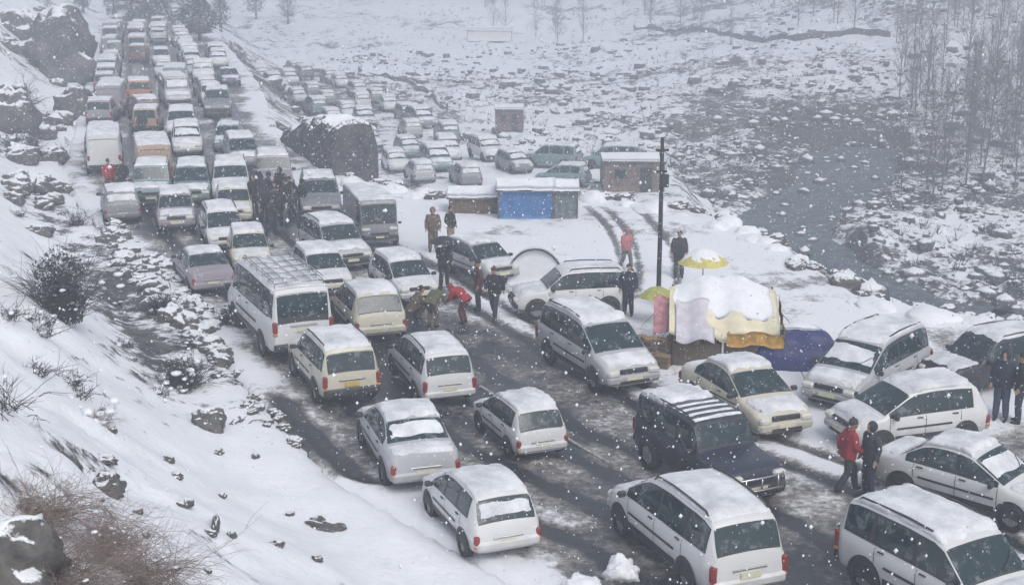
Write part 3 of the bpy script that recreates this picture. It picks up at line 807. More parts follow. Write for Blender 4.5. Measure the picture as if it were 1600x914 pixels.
V_('hatchback', 190, 342, 108, 'grey', 'grey car almost buried in snow at the foot of the slope', roof=3, hood=2, wsn=1, rsn=1, detail=1)
V_('truck', 578, 374, -74, 'grey', 'grey truck with a wide dark windscreen next to the stone outcrop', roof=2, hood=0, scale=.72)
V_('suv', 500, 338, -80, 'grey', 'grey sport utility car with white-edged windscreen beside the crowd', roof=1, hood=0, detail=1)
V_('jeep', 240, 318, -78, 'teal', 'teal jeep with snowed roof beside the red-coated walker', roof=2, hood=1, detail=1, cat='jeep')
V_('people carrier', 302, 312, -78, 'teal', 'teal people carrier wedged behind the pale mauve car', roof=2, hood=1, detail=1)
V_('suv', 362, 312, -78, 'white', 'white sport utility car wedged behind the cream-roofed car', roof=3, hood=1, detail=1)
V_('jeep', 428, 300, -78, 'mauve', 'mauve jeep with flat snowy roof behind the crowd', roof=2, hood=0, detail=1, cat='jeep')
# parked in the snowy lot
V_('people carrier', 1354, 616, -131, 'silver', 'silver people carrier parked nose-in with dark side glass by the lot edge', roof=3, hood=2, wsn=1)
V_('hatchback', 1414, 690, -163, 'white', 'white car with oval side window parked side-on facing the road', roof=3, hood=2, scale=1.03)
V_('suv', 1540, 604, -155, 'black', 'black snow-capped sport utility car behind the two dark-clothed people', roof=3, hood=2, scale=.86)
V_('suv', 890, 490, -171, 'white', 'white sport utility car with dark tyres parked across by the utility pole', roof=2, hood=2, wsn=0, scale=.87)

# the packed lanes far up the road: four lanes measured from the left edge
def along(poly, off, y):
    x = float(edge_at(poly, y)); x2 = float(edge_at(poly, y + 1.0))
    d = Vector((x2 - x, 1.0, 0)).normalized(); nrm = Vector((d.y, -d.x, 0))
    return Vector((x, y, 0)) + nrm * off, math.degrees(math.atan2(d.y, d.x))
rnd = random.Random(11)
near_taken = [o.location.copy() for o in bpy.data.objects if o.type == 'EMPTY' and o.parent is None]
lanes = [(1.7, 72, ('grey', 'silver', 'teal', 'white', 'mauve'), 1), (4.0, 62, ('tan', 'orange', 'tan', 'white', 'mauve', 'maroon', 'tan'), 1), (6.4, 56, ('white', 'white', 'silver', 'teal', 'white'), -1), (8.9, 60, ('white', 'silver', 'grey', 'white', 'teal'), -1), (11.3, 84, ('white', 'silver', 'grey', 'dark blue', 'black'), -1)]
for li, (off, y0, cols, dirn) in enumerate(lanes):
    y = y0 + rnd.uniform(0, 2)
    while y < 250:
        kind = rnd.choice(['suv', 'people carrier', 'hatchback', 'jeep', 'suv', 'minibus', 'sedan', 'truck'] if li < 3 else ['suv', 'people carrier', 'hatchback', 'sedan', 'jeep'])
        col = rnd.choice(cols)
        p, ang = along(LEFT, off + rnd.uniform(-.35, .35), y)
        y += TYPES[kind].L * (.8 if kind == 'truck' else 1) + rnd.choice((.45, .6, .9, 1.3, 2.0))
        if any(abs(q.y - p.y) < 4.7 and abs(q.x - p.x) < 2.0 for q in near_taken) or float(sdist(RIGHT, np.array([p.x]), np.array([p.y]), -1)[0]) > -0.8: continue
        p.z = 0.05
        vehicle(kind, p, ang + (0 if dirn > 0 else 180) + rnd.uniform(-8, 8), col,
                f'far-off {col} {kind} with a snowy roof in the packed lanes up the road', group=f'far {col} cars of one kind ({kind}) in the jam', detail=0,
                roof=rnd.choice((1, 2, 3)), hood=rnd.choice((0, 1, 2)), wsn=rnd.random() < .3, scale=(.8 if kind == 'truck' else rnd.uniform(.92, 1.06)))
        near_taken.append(p)

# cars left along the lower road and in the lower lot of the valley
low = []
for k in range(26):
    a = LOWROAD[0]; t = (k + .3) / 26 * (len(LOWROAD) - 1); i = int(t); f_ = t - i
    b0, b1 = Vector(LOWROAD[i] + (0,)), Vector(LOWROAD[i + 1] + (0,)); p = b0.lerp(b1, f_); d = (b1 - b0).normalized()
    for sd_ in (-3.6, -1.2, 1.4, 3.8):
        if rnd.random() < .15: continue
        low.append((p + Vector((-d.y, d.x, 0)) * sd_ + d * rnd.uniform(-1, 1), math.degrees(math.atan2(d.y, d.x)) + rnd.choice((0, 180))))
for (px, py) in ((640, 250), (672, 232), (612, 222), (640, 200), (700, 240), (735, 250), (590, 190), (665, 268), (735, 222), (690, 212), (560, 172), (620, 178), (770, 240), (840, 240), (880, 244), (700, 292), (745, 296), (880, 290), (925, 284), (770, 268), (860, 262), (905, 258), (820, 254), (955, 262), (700, 262), (1000, 262)):
    low.append((at(px, py, -4.6), rnd.choice((0, 180, 20, 160, 90))))
kept = []
for (p, ang) in low:
    if any((q - p).length < 3.0 or abs(q.y - p.y) < 4.2 and abs(q.x - p.x) < 2.2 for q in kept): continue
    kept.append(p.copy())
    col = rnd.choice(('white', 'silver', 'grey', 'white', 'teal')); kind = rnd.choice(('suv', 'hatchback', 'people carrier', 'hatchback'))
    p = p.copy(); p.z = tz(p.x, p.y) + .03
    vehicle(kind, p, ang + rnd.uniform(-6, 6), col, f'snow-covered {col} {kind} on the lower road in the valley', group=f'{col} cars of one kind ({kind}) in the valley', detail=0, roof=3, hood=2, wsn=1, rsn=1)
# ------------------------------------------------------------------ people
def remeshed(tb, name, voxel, smooth_it=2):
    me = tb.mesh(name + '_raw', True)
    o = bpy.data.objects.new(name + '_raw', me); COL.objects.link(o)
    md = o.modifiers.new('r', 'REMESH'); md.mode = 'VOXEL'; md.voxel_size = voxel; md.use_smooth_shade = True
    if smooth_it:
        m2 = o.modifiers.new('s', 'SMOOTH'); m2.factor = 0.5; m2.iterations = smooth_it
    dg = bpy.context.evaluated_depsgraph_get(); dg.update()
    out = bpy.data.meshes.new_from_object(o.evaluated_get(dg)); out.name = name
    bpy.data.objects.remove(o); bpy.data.meshes.remove(me)
    return out

POSES = {
 'stand': dict(hip=(0, 0, .93), chest=(.01, 0, 1.27), neck=(0, 0, 1.47), head=(.03, 0, 1.62), elb=[(-.03, .25, 1.16), (-.03, -.25, 1.16)], wri=[(.06, .27, .92), (.08, -.26, .92)], knee=[(.03, .10, .50), (.03, -.10, .50)], ank=[(0, .12, .08), (0, -.12, .08)]),
 'walk': dict(hip=(0, 0, .92), chest=(.03, 0, 1.27), neck=(.04, 0, 1.46), head=(.08, 0, 1.61), elb=[(-.12, .25, 1.17), (.06, -.25, 1.15)], wri=[(-.10, .27, .93), (.24, -.23, 1.0)], knee=[(.18, .09, .52), (-.04, -.10, .49)], ank=[(.24, .10, .08), (-.28, -.11, .12)]),
 'bend': dict(hip=(-.12, 0, .86), chest=(.18, 0, 1.08), neck=(.38, 0, 1.16), head=(.52, 0, 1.19), elb=[(.36, .24, .86), (.36, -.24, .86)], wri=[(.56, .16, .74), (.56, -.16, .74)], knee=[(.06, .12, .47), (.10, -.12, .47)], ank=[(-.08, .13, .08), (.0, -.13, .08)]),
 'crouch': dict(hip=(-.12, 0, .36), chest=(.08, 0, .68), neck=(.17, 0, .86), head=(.24, 0, 1.0), elb=[(.26, .25, .55), (.26, -.25, .55)], wri=[(.46, .14, .46), (.46, -.14, .46)], knee=[(.34, .15, .50), (.34, -.15, .50)], ank=[(.06, .13, .08), (.06, -.13, .08)]),
 'holding': dict(hip=(0, 0, .93), chest=(.01, 0, 1.27), neck=(0, 0, 1.47), head=(.03, 0, 1.62), elb=[(-.03, .25, 1.16), (.08, -.25, 1.14)], wri=[(.06, .27, .92), (.27, -.15, 1.28)], knee=[(.03, .10, .50), (.03, -.10, .50)], ank=[(0, .12, .08), (0, -.12, .08)]),
}
def V3(p): return Vector(p)
def hand(tb, w, d, side, hold=False):
    d = d.normalized(); up = Vector((0, 0, 1)) if abs(d.z) < .8 else Vector((1, 0, 0))
    s = d.cross(up).normalized(); u = s.cross(d).normalized()
    c = w + d * .05
    tb.tube([w - d * .02, w + d * .03, w + d * .085], [.026, .036, .034], 8)
    for i, (o, l) in enumerate(((-.030, .072), (-.011, .082), (.010, .078), (.029, .062))):
        a = w + d * .08 + u * o if abs(d.z) < .8 else w + d * .08 + u * o
        b = a + d * l * .5; bend = s * (.02 if not hold else .045) * side
        tb.tube([a, b + bend * .3, a + d * l * (.9 if not hold else .5) + bend], [.0105, .010, .009], 6)
    a = w + d * .03 + u * -.03
    tb.tube([a, a + d * .03 - u * .028, a + d * .065 - u * .030 + s * .012 * side], [.013, .012, .010], 6)

PM = {}
def person_meshes(pose):
    if pose in PM: return PM[pose]
    J = {k: ([V3(q) for q in v] if isinstance(v, list) else V3(v)) for k, v in POSES[pose].items()}
    up = (J['neck'] - J['chest']).normalized(); side = Vector((0, 1, 0)); fw = side.cross(up).normalized()
    if fw.x < 0 and pose in ('stand', 'walk', 'crouch', 'holding'): fw = -fw
    sh = [J['neck'] - up * .07 + side * .18, J['neck'] - up * .07 - side * .18]
    hj = [J['hip'] + side * .09, J['hip'] - side * .09]
    # body: head, neck, core, hands - one continuous surface
    b = TB(); h = J['head']; face = Vector((1, 0, 0)) if pose != 'bend' else Vector((.75, 0, -.66))
    b.ball(h, (.095, .078, .118), 14, 10)
    b.ball(h + face * .095 - Vector((0, 0, .015)), (.022, .016, .024), 6, 5)                       # nose
    b.ball(h + face * .05 - Vector((0, 0, .075)), (.05, .045, .045), 8, 6)                         # chin
    for s_ in (1, -1): b.ball(h + side * .08 * s_, (.022, .014, .032), 6, 5)                       # ears
    b.tube([J['neck'] - up * .06, h - Vector((0, 0, .05))], [.062, .055], 8)
    b.tube([J['hip'], J['chest'], J['neck']], [.11, .12, .07], 8)
    for i in (0, 1):
        b.tube([J['neck'] - up * .05, sh[i], J['elb'][i], J['wri'][i]], [.06, .05, .036, .028], 7)
        b.tube([J['hip'], hj[i], J['knee'][i], J['ank'][i]], [.08, .075, .052, .038], 7)
        b.tube([J['ank'][i], J['ank'][i] + Vector((.10, 0, -.05))], [.04, .03], 6)
        hand(b, J['wri'][i], J['wri'][i] - J['elb'][i], 1 if i else -1, pose == 'holding' and i == 1)
    D = {'body': remeshed(b, 'body', .0105, 1)}
    j = TB()
    for o in (-.075, 0, .075):
        j.tube([J['hip'] - (J['chest'] - J['hip']).normalized() * .10 + side * o, J['hip'].lerp(J['chest'], .4) + side * o, J['chest'] + side * o * 1.25, J['neck'] - up * .05 + side * o * 1.2], [.155, .150, .150, .095], 10)
    j.tube([J['neck'] - up * .06, J['neck'] + up * .03], [.10, .085], 10)
    for i in (0, 1):
        j.ball(sh[i], .085, 8, 6)
        j.tube([sh[i], sh[i].lerp(J['elb'][i], .5), J['elb'][i], J['elb'][i].lerp(J['wri'][i], .95)], [.092, .086, .078, .060], 9)
    D['jacket'] = remeshed(j, 'jacket', .019, 3)
    t = TB()
    t.ball(J['hip'], (.14, .17, .12), 10, 8)
    for i in (0, 1):
        t.tube([J['hip'] + (hj[i] - J['hip']) * .6, hj[i].lerp(J['knee'][i], .45), J['knee'][i], J['knee'][i].lerp(J['ank'][i], .55), J['ank'][i] + Vector((0, 0, .02))], [.115, .106, .088, .082, .07], 9)
    D['trousers'] = remeshed(t, 'trousers', .019, 2)
    D['boots'] = []
    for i in (0, 1):
        bt = TB(); a = J['ank'][i]
        bt.tube([a + Vector((0, 0, .09)), a, a + Vector((.0, 0, -.03))], [.055, .058, .055], 8); bt.tube([a + Vector((-.05, 0, -.035)), a + Vector((.06, 0, -.035)), a + Vector((.17, 0, -.045))], [.045, .05, .034], 8)
        D['boots'].append(remeshed(bt, 'boot', .018, 1))
    c = TB(); c.ball(h + Vector((-.018, 0, .03)), (.103, .090, .105), 12, 8); D['hair'] = c.mesh('hair')
    c = TB(); c.ball(h + Vector((-.012, 0, .05)), (.112, .098, .092), 12, 8); c.ball(h + Vector((-.02, 0, .145)), .03, 8, 6); D['cap'] = c.mesh('knitted_cap')
    c = TB(); c.ball(h + Vector((-.03, 0, .01)), (.118, .115, .135), 12, 8); D['hood'] = c.mesh('hood')
    D['eyes'] = []
    for s_ in (1, -1):
        c = TB(); c.ball(h + face * .083 + side * .03 * s_ + Vector((0, 0, .01)), .012, 6, 5); D['eyes'].append(c.mesh('eye'))
    c = TB(); c.tube([h + face * .086 + side * -.022 - Vector((0, 0, .06)), h + face * .09 - Vector((0, 0, .06)), h + face * .086 + side * .022 - Vector((0, 0, .06))], [.006, .008, .006], 5); D['mouth'] = c.mesh('mouth')
    c = TB()
    for dz in (0, .1, .2): c.ball(J['chest'] - fw * .19 - up * (.16 - dz), (.09, .14, .13), 8, 6)
    D['pack'] = remeshed(c, 'backpack', .022, 2)
    PM[pose] = D
    return D
CLOTH = {'red': (.30, .022, .03), 'black': (.018, .019, .022), 'navy': (.02, .026, .05), 'maroon': (.085, .03, .035), 'brown': (.13, .10, .08), 'olive': (.10, .095, .055), 'grey': (.14, .14, .15), 'pink': (.42, .17, .18), 'tan': (.26, .19, .13), 'charcoal': (.035, .037, .042), 'denim': (.04, .06, .10)}
for k_, c_ in CLOTH.items(): M['cloth_' + k_] = mat_plain('cloth_' + k_, c_, .85, .3, 9, 0, .3)
M['skin'] = mat_plain('skin', (.36, .22, .15), .55, .1, 9); M['hair'] = mat_plain('dark_hair', (.012, .010, .009), .6, .3, 20); M['eye'] = mat_plain('eye_dark', (.012, .01, .01), .2, .1, 9); M['lip'] = mat_plain('lips', (.28, .12, .10), .5, .1, 9)

def person(loc, deg, pose, jacket, trousers, label, headgear='hair', scale=1.0, group=None, pack=None, cap='black'):
    D = person_meshes(pose)
    t = empty('person', loc, R(deg)); t.scale = (scale,) * 3
    tag(t, label, 'person', group)
    def part(name, me, mat, par=t):
        if not me.materials: me.materials.append(M[mat])
        o = link(name, me, None, par); o.material_slots[0].link = 'OBJECT'; o.material_slots[0].material = M[mat]; return o
    b = part('body', D['body'], 'skin')
    for m_ in D['eyes']: part('eye', m_, 'eye', b)
    part('mouth', D['mouth'], 'lip', b)
    part('jacket', D['jacket'], 'cloth_' + jacket); part('trousers', D['trousers'], 'cloth_' + trousers)
    for m_ in D['boots']: part('boot', m_, 'rubber')
    if headgear == 'hair': part('hair', D['hair'], 'hair', b)
    elif headgear == 'cap': part('knitted_cap', D['cap'], 'cloth_' + cap)
    else: part('hood', D['hood'], 'cloth_' + jacket)
    if pack: part('backpack', D['pack'], 'cloth_' + pack)
    return t
def P_(px, py, deg, pose, jacket, trousers, label, **k):
    p = at(px, py, 0.0); p.z = .06
    return person(p, deg, pose, jacket, trousers, label, **k)

P_(1322, 772, 10, 'walk', 'red', 'charcoal', 'person in a bright red jacket walking past the parked white cars', headgear='cap', cap='charcoal')
P_(1356, 778, 200, 'stand', 'charcoal', 'navy', 'person in charcoal standing next to the red-jacketed walker', headgear='hood')
P_(1562, 660, -120, 'stand', 'navy', 'denim', 'person in navy coat standing before the black snow-capped car, hood up', headgear='hood', scale=1.08)
P_(1590, 664, 160, 'stand', 'black', 'navy', 'bareheaded person in black beside the hooded navy coat', headgear='hair', scale=1.08)
P_(1516, 668, -150, 'crouch', 'maroon', 'charcoal', 'person in dark maroon crouching behind the white oval-windowed car', headgear='hood', scale=1.0)
P_(981, 496, -100, 'stand', 'navy', 'black', 'person in navy standing behind the white parked sport utility car', headgear='hair')
P_(978, 424, -60, 'walk', 'pink', 'grey', 'person in pale pink walking across the snowy lot', headgear='cap', cap='pink', scale=.92)
P_(677, 396, -90, 'stand', 'brown', 'brown', 'person in a long brown coat standing on the snow bank', headgear='hood', scale=1.02)
P_(704, 388, -40, 'stand', 'black', 'tan', 'person in black jacket and tan trousers standing on the snow bank', headgear='hair', scale=.95)
um = P_(694, 452, -70, 'holding', 'charcoal', 'black', 'person in charcoal under a black umbrella on the road')
P_(773, 500, -110, 'walk', 'black', 'charcoal', 'person in black walking down the middle of the road', headgear='cap', cap='maroon')
P_(724, 508, 150, 'bend', 'red', 'maroon', 'person in a red jacket bending over beside the oncoming white car', headgear='cap', cap='red', scale=.95)
P_(676, 514, 60, 'bend', 'olive', 'brown', 'person in olive jacket bending forward behind the cream car', headgear='hair', scale=.95)
P_(648, 502, 20, 'crouch', 'brown', 'olive', 'person in brown squatting between two cars', headgear='hair')
P_(748, 488, 190, 'stand', 'maroon', 'charcoal', 'person in maroon standing next to the bending red jacket', headgear='cap', cap='black')
P_(928, 492, 180, 'crouch', 'black', 'black', 'person in black crouching by the wheel of the parked white car', headgear='hair')
P_(1060, 436, -90, 'stand', 'charcoal', 'charcoal', 'person in charcoal standing behind the stall under the yellow umbrella', headgear='hair')
P_(172, 306, -70, 'stand', 'red', 'maroon', 'person in a red coat standing at the foot of the snow slope', headgear='cap', cap='charcoal', scale=.98)
P_(194, 308, -100, 'stand', 'black', 'navy', 'person in black standing next to the red-coated person by the slope', headgear='hair')
crng = random.Random(3)
for k, (px, py) in enumerate(((402, 318), (420, 330), (440, 322), (456, 334), (414, 350), (436, 356), (458, 360), (474, 346), (446, 344), (424, 372), (398, 338))):
    P_(px, py, crng.uniform(-180, 180), crng.choice(('stand', 'stand', 'walk')), crng.choice(('navy', 'black', 'charcoal')), crng.choice(('black', 'navy')), 'dark-clothed person in the crowd standing between the jammed cars', headgear=crng.choice(('hair', 'hood', 'cap')), group='crowd of dark-clothed people between the cars', scale=crng.uniform(.94, 1.04))

def umbrella(loc, radius, height, mat, label, rim_drop=.28, snowy=True, group=None, big=False):
    t = empty('umbrella', loc); tag(t, label, 'umbrella', group)
    tb = TB(); tb.tube([(0, 0, 0), (0, 0, height)], [.012 if not big else .025] * 2, 6); link('pole', tb.mesh('pole'), M['chrome'], t)
    n = 8; v = []; f = []; rings = 6
    for i in range(rings + 1):
        q = i / rings
        for k in range(n * 3):
            a = 2 * math.pi * k / (n * 3); sc_ = 1 - .07 * abs(math.sin(a * n / 2)) * q
            v.append((radius * q * sc_ * math.cos(a), radius * q * sc_ * math.sin(a), height - rim_drop * q ** 1.8 - .03 * q * abs(math.sin(a * n / 2))))
    m = n * 3
    for i in range(rings):
        for k in range(m): f.append((i * m + k, i * m + (k + 1) % m, i * m + m + (k + 1) % m, i * m + m + k))
    link('canopy', mesh_from('canopy', v, f), mat, t)
    for k in range(n):
        a = 2 * math.pi * k / n
        tb = TB(); tb.tube([(radius * q * math.cos(a), radius * q * math.sin(a), height - rim_drop * q ** 1.8 - .012) for q in (0.03, .35, .7, .98)], [.006] * 4, 4)
        link('rib', tb.mesh('rib'), M['chrome'], t)
    if snowy:
        vv = [(x * .9 * (1 + .05 * math.sin(i * 2.1)), y * .9 * (1 + .05 * math.cos(i * 1.7)), z + (.05 if i < m * rings else -.005)) for i, (x, y, z) in enumerate(v)]
        link('snow_cover', mesh_from('snow_cover', vv, f), M['snow'], t)
    return t
M['umb_black'] = mat_plain('black_umbrella_cloth', (.022, .024, .032), .6, .2, 8)
M['umb_yellow'] = mat_plain('yellow_umbrella_cloth', (.56, .50, .16), .7, .2, 8)
M['umb_green'] = mat_plain('yellow_green_umbrella_cloth', (.36, .38, .10), .7, .2, 8)
up_ = at(694, 452); d_ = Matrix.Rotation(R(-70), 3, 'Z') @ Vector((.36, -.13, 0))
umbrella(Vector((up_.x + d_.x, up_.y + d_.y, .06 + 1.28)), .52, .66, M['umb_black'], 'black open umbrella held up on the road', .2, False)
# ------------------------------------------------------------------ stalls, pole, huts, outcrop
M['wood'] = mat_plain('weathered_wood', (.12, .09, .065), .75, .35, 7, 0, .4)
M['polewood'] = mat_plain('dark_pole', (.035, .034, .034), .75, .3, 6, 0, .3)
M['blue_tarp'] = mat_plain('blue_tarp', (.055, .15, .34), .5, .25, 4, 0, .6)
M['navy_tarp'] = mat_plain('deep_blue_tarp', (.025, .034, .14), .5, .3, 4, 0, .6)
M['grey_tarp'] = mat_plain('grey_tarp', (.13, .16, .17), .6, .3, 4, 0, .6)
M['plastic'] = mat_plain('pale_plastic_sheet', (.55, .53, .58), .35, .15, 4, 0, .5)
M['white_tarp'] = mat_plain('white_tarp', (.70, .70, .68), .55, .1, 3, 0, .4)
M['orange_cloth'] = mat_plain('orange_cloth', (.46, .26, .05), .7, .35, 5, 0, .4)
M['pink_cloth'] = mat_plain('pink_blanket', (.42, .20, .22), .8, .35, 5, 0, .5)
M['brown_box'] = mat_plain('brown_cardboard', (.26, .17, .09), .8, .3, 6)
M['dark_goods'] = mat_plain('dark_goods', (.03, .032, .030), .7, .5, 8)
M['brown_wall'] = mat_plain('brown_wall', (.17, .125, .11), .8, .3, 3, 0, .4)
M['red_wall'] = mat_plain('red_brown_wall', (.15, .09, .09), .8, .3, 3, 0, .4)
def sheet(name, fn, nu, nv, mat, parent, thick=.02):
    v = []; f = []
    for i in range(nu + 1):
        for k in range(nv + 1): v.append(Vector(fn(i / nu, k / nv)))
    for i in range(nu):
        for k in range(nv):
            a = i * (nv + 1) + k; f.append((a, a + nv + 1, a + nv + 2, a + 1))
    n0 = len(v); m = nv + 1
    nn = Vector((0, 0, 0))
    for c in f: nn += (v[c[1]] - v[c[0]]).cross(v[c[3]] - v[c[0]])
    nn = nn.normalized() if nn.length > 1e-9 else Vector((0, 0, 1))
    if nn.z < -.2: nn = -nn
    v += [p - nn * thick for p in v]
    f += [tuple(reversed([q + n0 for q in c])) for c in list(f)]
    for i in range(nu):
        for (a, b) in ((i * m, (i + 1) * m), ((i + 1) * m + nv, i * m + nv)): f.append((a, a + n0, b + n0, b)[::-1])
    for k in range(nv):
        for (a, b) in ((k + 1, k), (nu * m + k, nu * m + k + 1)): f.append((a, a + n0, b + n0, b)[::-1])
    return link(name, mesh_from(name, v, f), mat, parent)
def ns(x, y, s=0): return float(fbm(np.array([x]), np.array([y]), s, 3)[0])

# utility pole
pp = at(1028, 482)
t = empty('utility_pole', (pp.x, pp.y, 0)); tag(t, 'tall dark utility pole with short crossarms standing in the lot', 'pole')
tb = TB(); tb.tube([(0, 0, -.2), (0.01, 0, 2.8), (0.0, 0, 5.75)], [.085, .075, .06], 10); link('shaft', tb.mesh('shaft'), M['polewood'], t)
for z_, w_ in ((5.35, .42), (4.65, .34)):
    a_ = link('crossarm', box_mesh('crossarm', (0, -.08, z_), (w_, .07, .08), .01), M['polewood'], t)
    for x_ in (-w_ * .42, w_ * .42):
        tb = TB(); tb.tube([(x_, -.08, z_ + .03), (x_, -.08, z_ + .10), (x_, -.08, z_ + .16)], [.018, .035, .02], 8); link('insulator', tb.mesh('insulator'), M['lamp'], a_)
link('junction_box', box_mesh('junction_box', (.10, -.10, 4.35), (.26, .18, .42), .02), M['trim'], t)
tb = TB(); tb.tube([(-.1, 0, 5.32), (-.02, -.05, 4.9), (0.0, -.09, 4.4)], [.012] * 3, 5); link('bracket', tb.mesh('bracket'), M['trim'], t)

# market stall with snow-laden white canopy
W0 = at(1128, 578)
M['canopy'] = mat_plain('yellowed_canopy', (.68, .63, .46), .6, .18, 2.2, 0, .5)
st = empty('market_stall', (W0.x, W0.y, 0), R(-6)); tag(st, 'market stall with a snow-laden white canopy and an orange front valance', 'stall')
def can(u, v, extra=0.0):
    x = -1.55 + 3.15 * u; y = -0.05 + 3.4 * v
    ridge = 1 - abs(v - .62) / (.62 if v < .62 else .38)
    z = 1.12 + 1.15 * math.sin(max(0, ridge) * math.pi / 2) * (1 - .35 * (2 * abs(u - .5)) ** 2.2) - .22 * math.sin(u * math.pi * 3) ** 2 * (1 - .6 * ridge)
    return (x, y, z + .05 * ns(x * 2, y * 2, 5) + extra)
sheet('canopy', can, 26, 20, M['canopy'], st, .03)
sheet('snow_cover', lambda u, v: can(.05 + .90 * u + .04 * ns(v * 6, 1, 4), .16 + .80 * v + .10 * ns(u * 7, 2, 4), (.05 + .06 * ns(u * 9, v * 9, 3)) * min(1, 8 * min(u, 1 - u, v, 1 - v)) - .0), 22, 18, M['snow'], st, .05)
for (a_, b_) in (((-1.55, 0, 1.2), (-2.6, -.9, .05)), ((1.6, 0, 1.2), (2.3, -1.0, .05)), ((-1.55, 3.3, 1.2), (-2.4, 4.2, .05)), ((1.6, 3.3, 1.2), (2.5, 4.2, .05))):
    tb = TB(); tb.tube([a_, b_], [.010, .010], 4); link('guy_rope', tb.mesh('guy_rope'), M['polewood'], st)
for (x_, y_, h_) in ((-1.45, .1, 1.1), (1.5, .1, 1.1), (0, .05, 1.08), (-1.45, 2.2, 1.95), (1.5, 2.2, 1.95)):
    tb = TB(); tb.tube([(x_, y_, -.05), (x_, y_, h_)], [.035, .03], 7); link('post', tb.mesh('post'), M['white_tarp'] if x_ == 0 else M['polewood'], st)
sheet('orange_valance', lambda u, v: (.10 + 1.62 * u, -.09 - .03 * math.sin(u * 26), 1.16 - .40 * v - .05 * math.sin(u * 9)), 24, 3, M['orange_cloth'], st, .01)
sheet('side_valance', lambda u, v: (1.72 + .02 * math.sin(u * 20), -.05 + 2.3 * u, 1.22 + .5 * u - .42 * v), 12, 3, M['orange_cloth'], st, .01)
sheet('plastic_sheet', lambda u, v: (-1.35 + 1.1 * u, -.02 - .35 * v ** 2 + .9 * (1 - v), 1.84 - .9 * v - .08 * math.sin(u * 7)), 10, 8, M['plastic'], st, .012)
sheet('pink_blanket', lambda u, v: (-2.0 + .95 * u, .3 + 1.3 * (1 - v), 1.72 - .75 * v + .06 * math.sin(u * 9 + v * 4)), 10, 8, M['pink_cloth'], st, .02)
link('counter', box_mesh('counter', (-.1, .5, .38), (3.0, .7, .76), .02), M['wood'], st)
link('back_cloth', box_mesh('back_cloth', (0, 2.3, .95), (3.0, .04, 1.8)), M['dark_goods'], st)
grng = random.Random(9)
for k in range(16):
    bx = -1.45 + k * .19; h_ = grng.uniform(.16, .34)
    o = link('goods_box', box_mesh('goods_box', (0, 0, h_ / 2), (.17, .24, h_), .015), M[grng.choice(('brown_box', 'dark_goods', 'brown_box', 'dark_goods', 'pink_cloth', 'white_tarp'))])
    tag(o, 'small box of goods on the counter of the snowy stall', 'box', 'boxes on the stall counter')
    wp = st.matrix_basis @ Vector((bx, .42 + grng.uniform(-.08, .12), .765)); o.location = wp; o.rotation_euler[2] = grng.uniform(-.3, .3)
for k, (x_, c_) in enumerate(((-1.2, 'pink_cloth'), (-.95, 'cloth_red'), (-.7, 'cloth_tan'), (-.42, 'cloth_olive'), (.25, 'cloth_maroon'), (.5, 'cloth_tan'), (.78, 'dark_goods'), (1.05, 'cloth_brown'))):
    o = sheet('hanging_shawl', lambda u, v, k=k: ((u - .5) * .2, .02 * math.sin(u * 9 + k) + .02 * math.sin(v * 5), -.42 * v), 6, 5, M[c_], None, .012)
    o.location = st.matrix_basis @ Vector((x_, .16, 1.12)); o.rotation_euler[2] = R(-6)
    tag(o, {'pink_cloth': 'pink', 'cloth_red': 'red', 'cloth_tan': 'tan', 'cloth_olive': 'olive', 'cloth_maroon': 'maroon', 'dark_goods': 'black', 'cloth_brown': 'brown'}[c_] + ' shawl hanging under the front eave of the market stall', 'shawl', 'tan shawls hanging at the stall' if c_ == 'cloth_tan' else None)
# crates beside the stall, one heap, each its own
for k, (x_, y_, z_, s_) in enumerate(((-2.15, .1, .05, .46), (-1.72, -.1, .05, .42), (-2.5, .4, .05, .44), (-2.1, .15, .50, .40), (-1.75, .3, .46, .38), (-2.4, .45, .48, .38))):
    tcr = empty('crate'); wp = st.matrix_basis @ Vector((x_, y_, z_)); tcr.location = wp; tcr.rotation_euler[2] = grng.uniform(-.5, .5)
    tag(tcr, 'brown slatted crate in the heap at the stall end', 'crate', 'crates heaped beside the stall')
    link('crate_body', box_mesh('crate_body', (0, 0, s_ * .46), (s_, s_ * .8, s_ * .92), .01), M['brown_box'], tcr)
    for j in range(3):
        for sg in (-1, 1): link('slat', box_mesh('slat', (0, sg * (s_ * .4 + .01), s_ * (.16 + .3 * j)), (s_ * 1.02, .02, s_ * .2)), M['wood'], tcr)
# blue tarpaulin thrown over goods on the right
tp = empty('tarpaulin_pile', st.matrix_basis @ Vector((2.15, .6, 0)), R(-8)); tag(tp, 'deep blue tarpaulin over a heap of goods right of the stall', 'tarpaulin')
def pile(u, v, e=0):
    x = -1.25 + 2.5 * u; y = -.75 + 1.5 * v
    r = max(0, 1 - (2 * u - 1) ** 4) * max(0, 1 - (2 * v - 1) ** 4)
    return (x, y, .05 + (1.05 + .25 * ns(x * 1.7, y * 1.7, 8)) * r ** .45 + .05 * ns(x * 6, y * 6, 9) * r + e)
sheet('tarpaulin', pile, 22, 16, M['navy_tarp'], tp, .03)
sheet('snow_patch', lambda u, v: pile(.25 + .5 * u, .35 + .5 * v, .03 + .03 * ns(u * 7, v * 7, 2)), 10, 8, M['snow'], tp, .04)
yb = at(1096, 490); umbrella((yb.x, yb.y, .03), .85, 2.15, M['umb_yellow'], 'large pale yellow umbrella rising behind the market stall', .45, True, big=True)
yb = at(1026, 508); umbrella((yb.x, yb.y, .03), .62, 1.25, M['umb_green'], 'low yellow-green umbrella at the foot of the utility pole', .32, False, big=True)

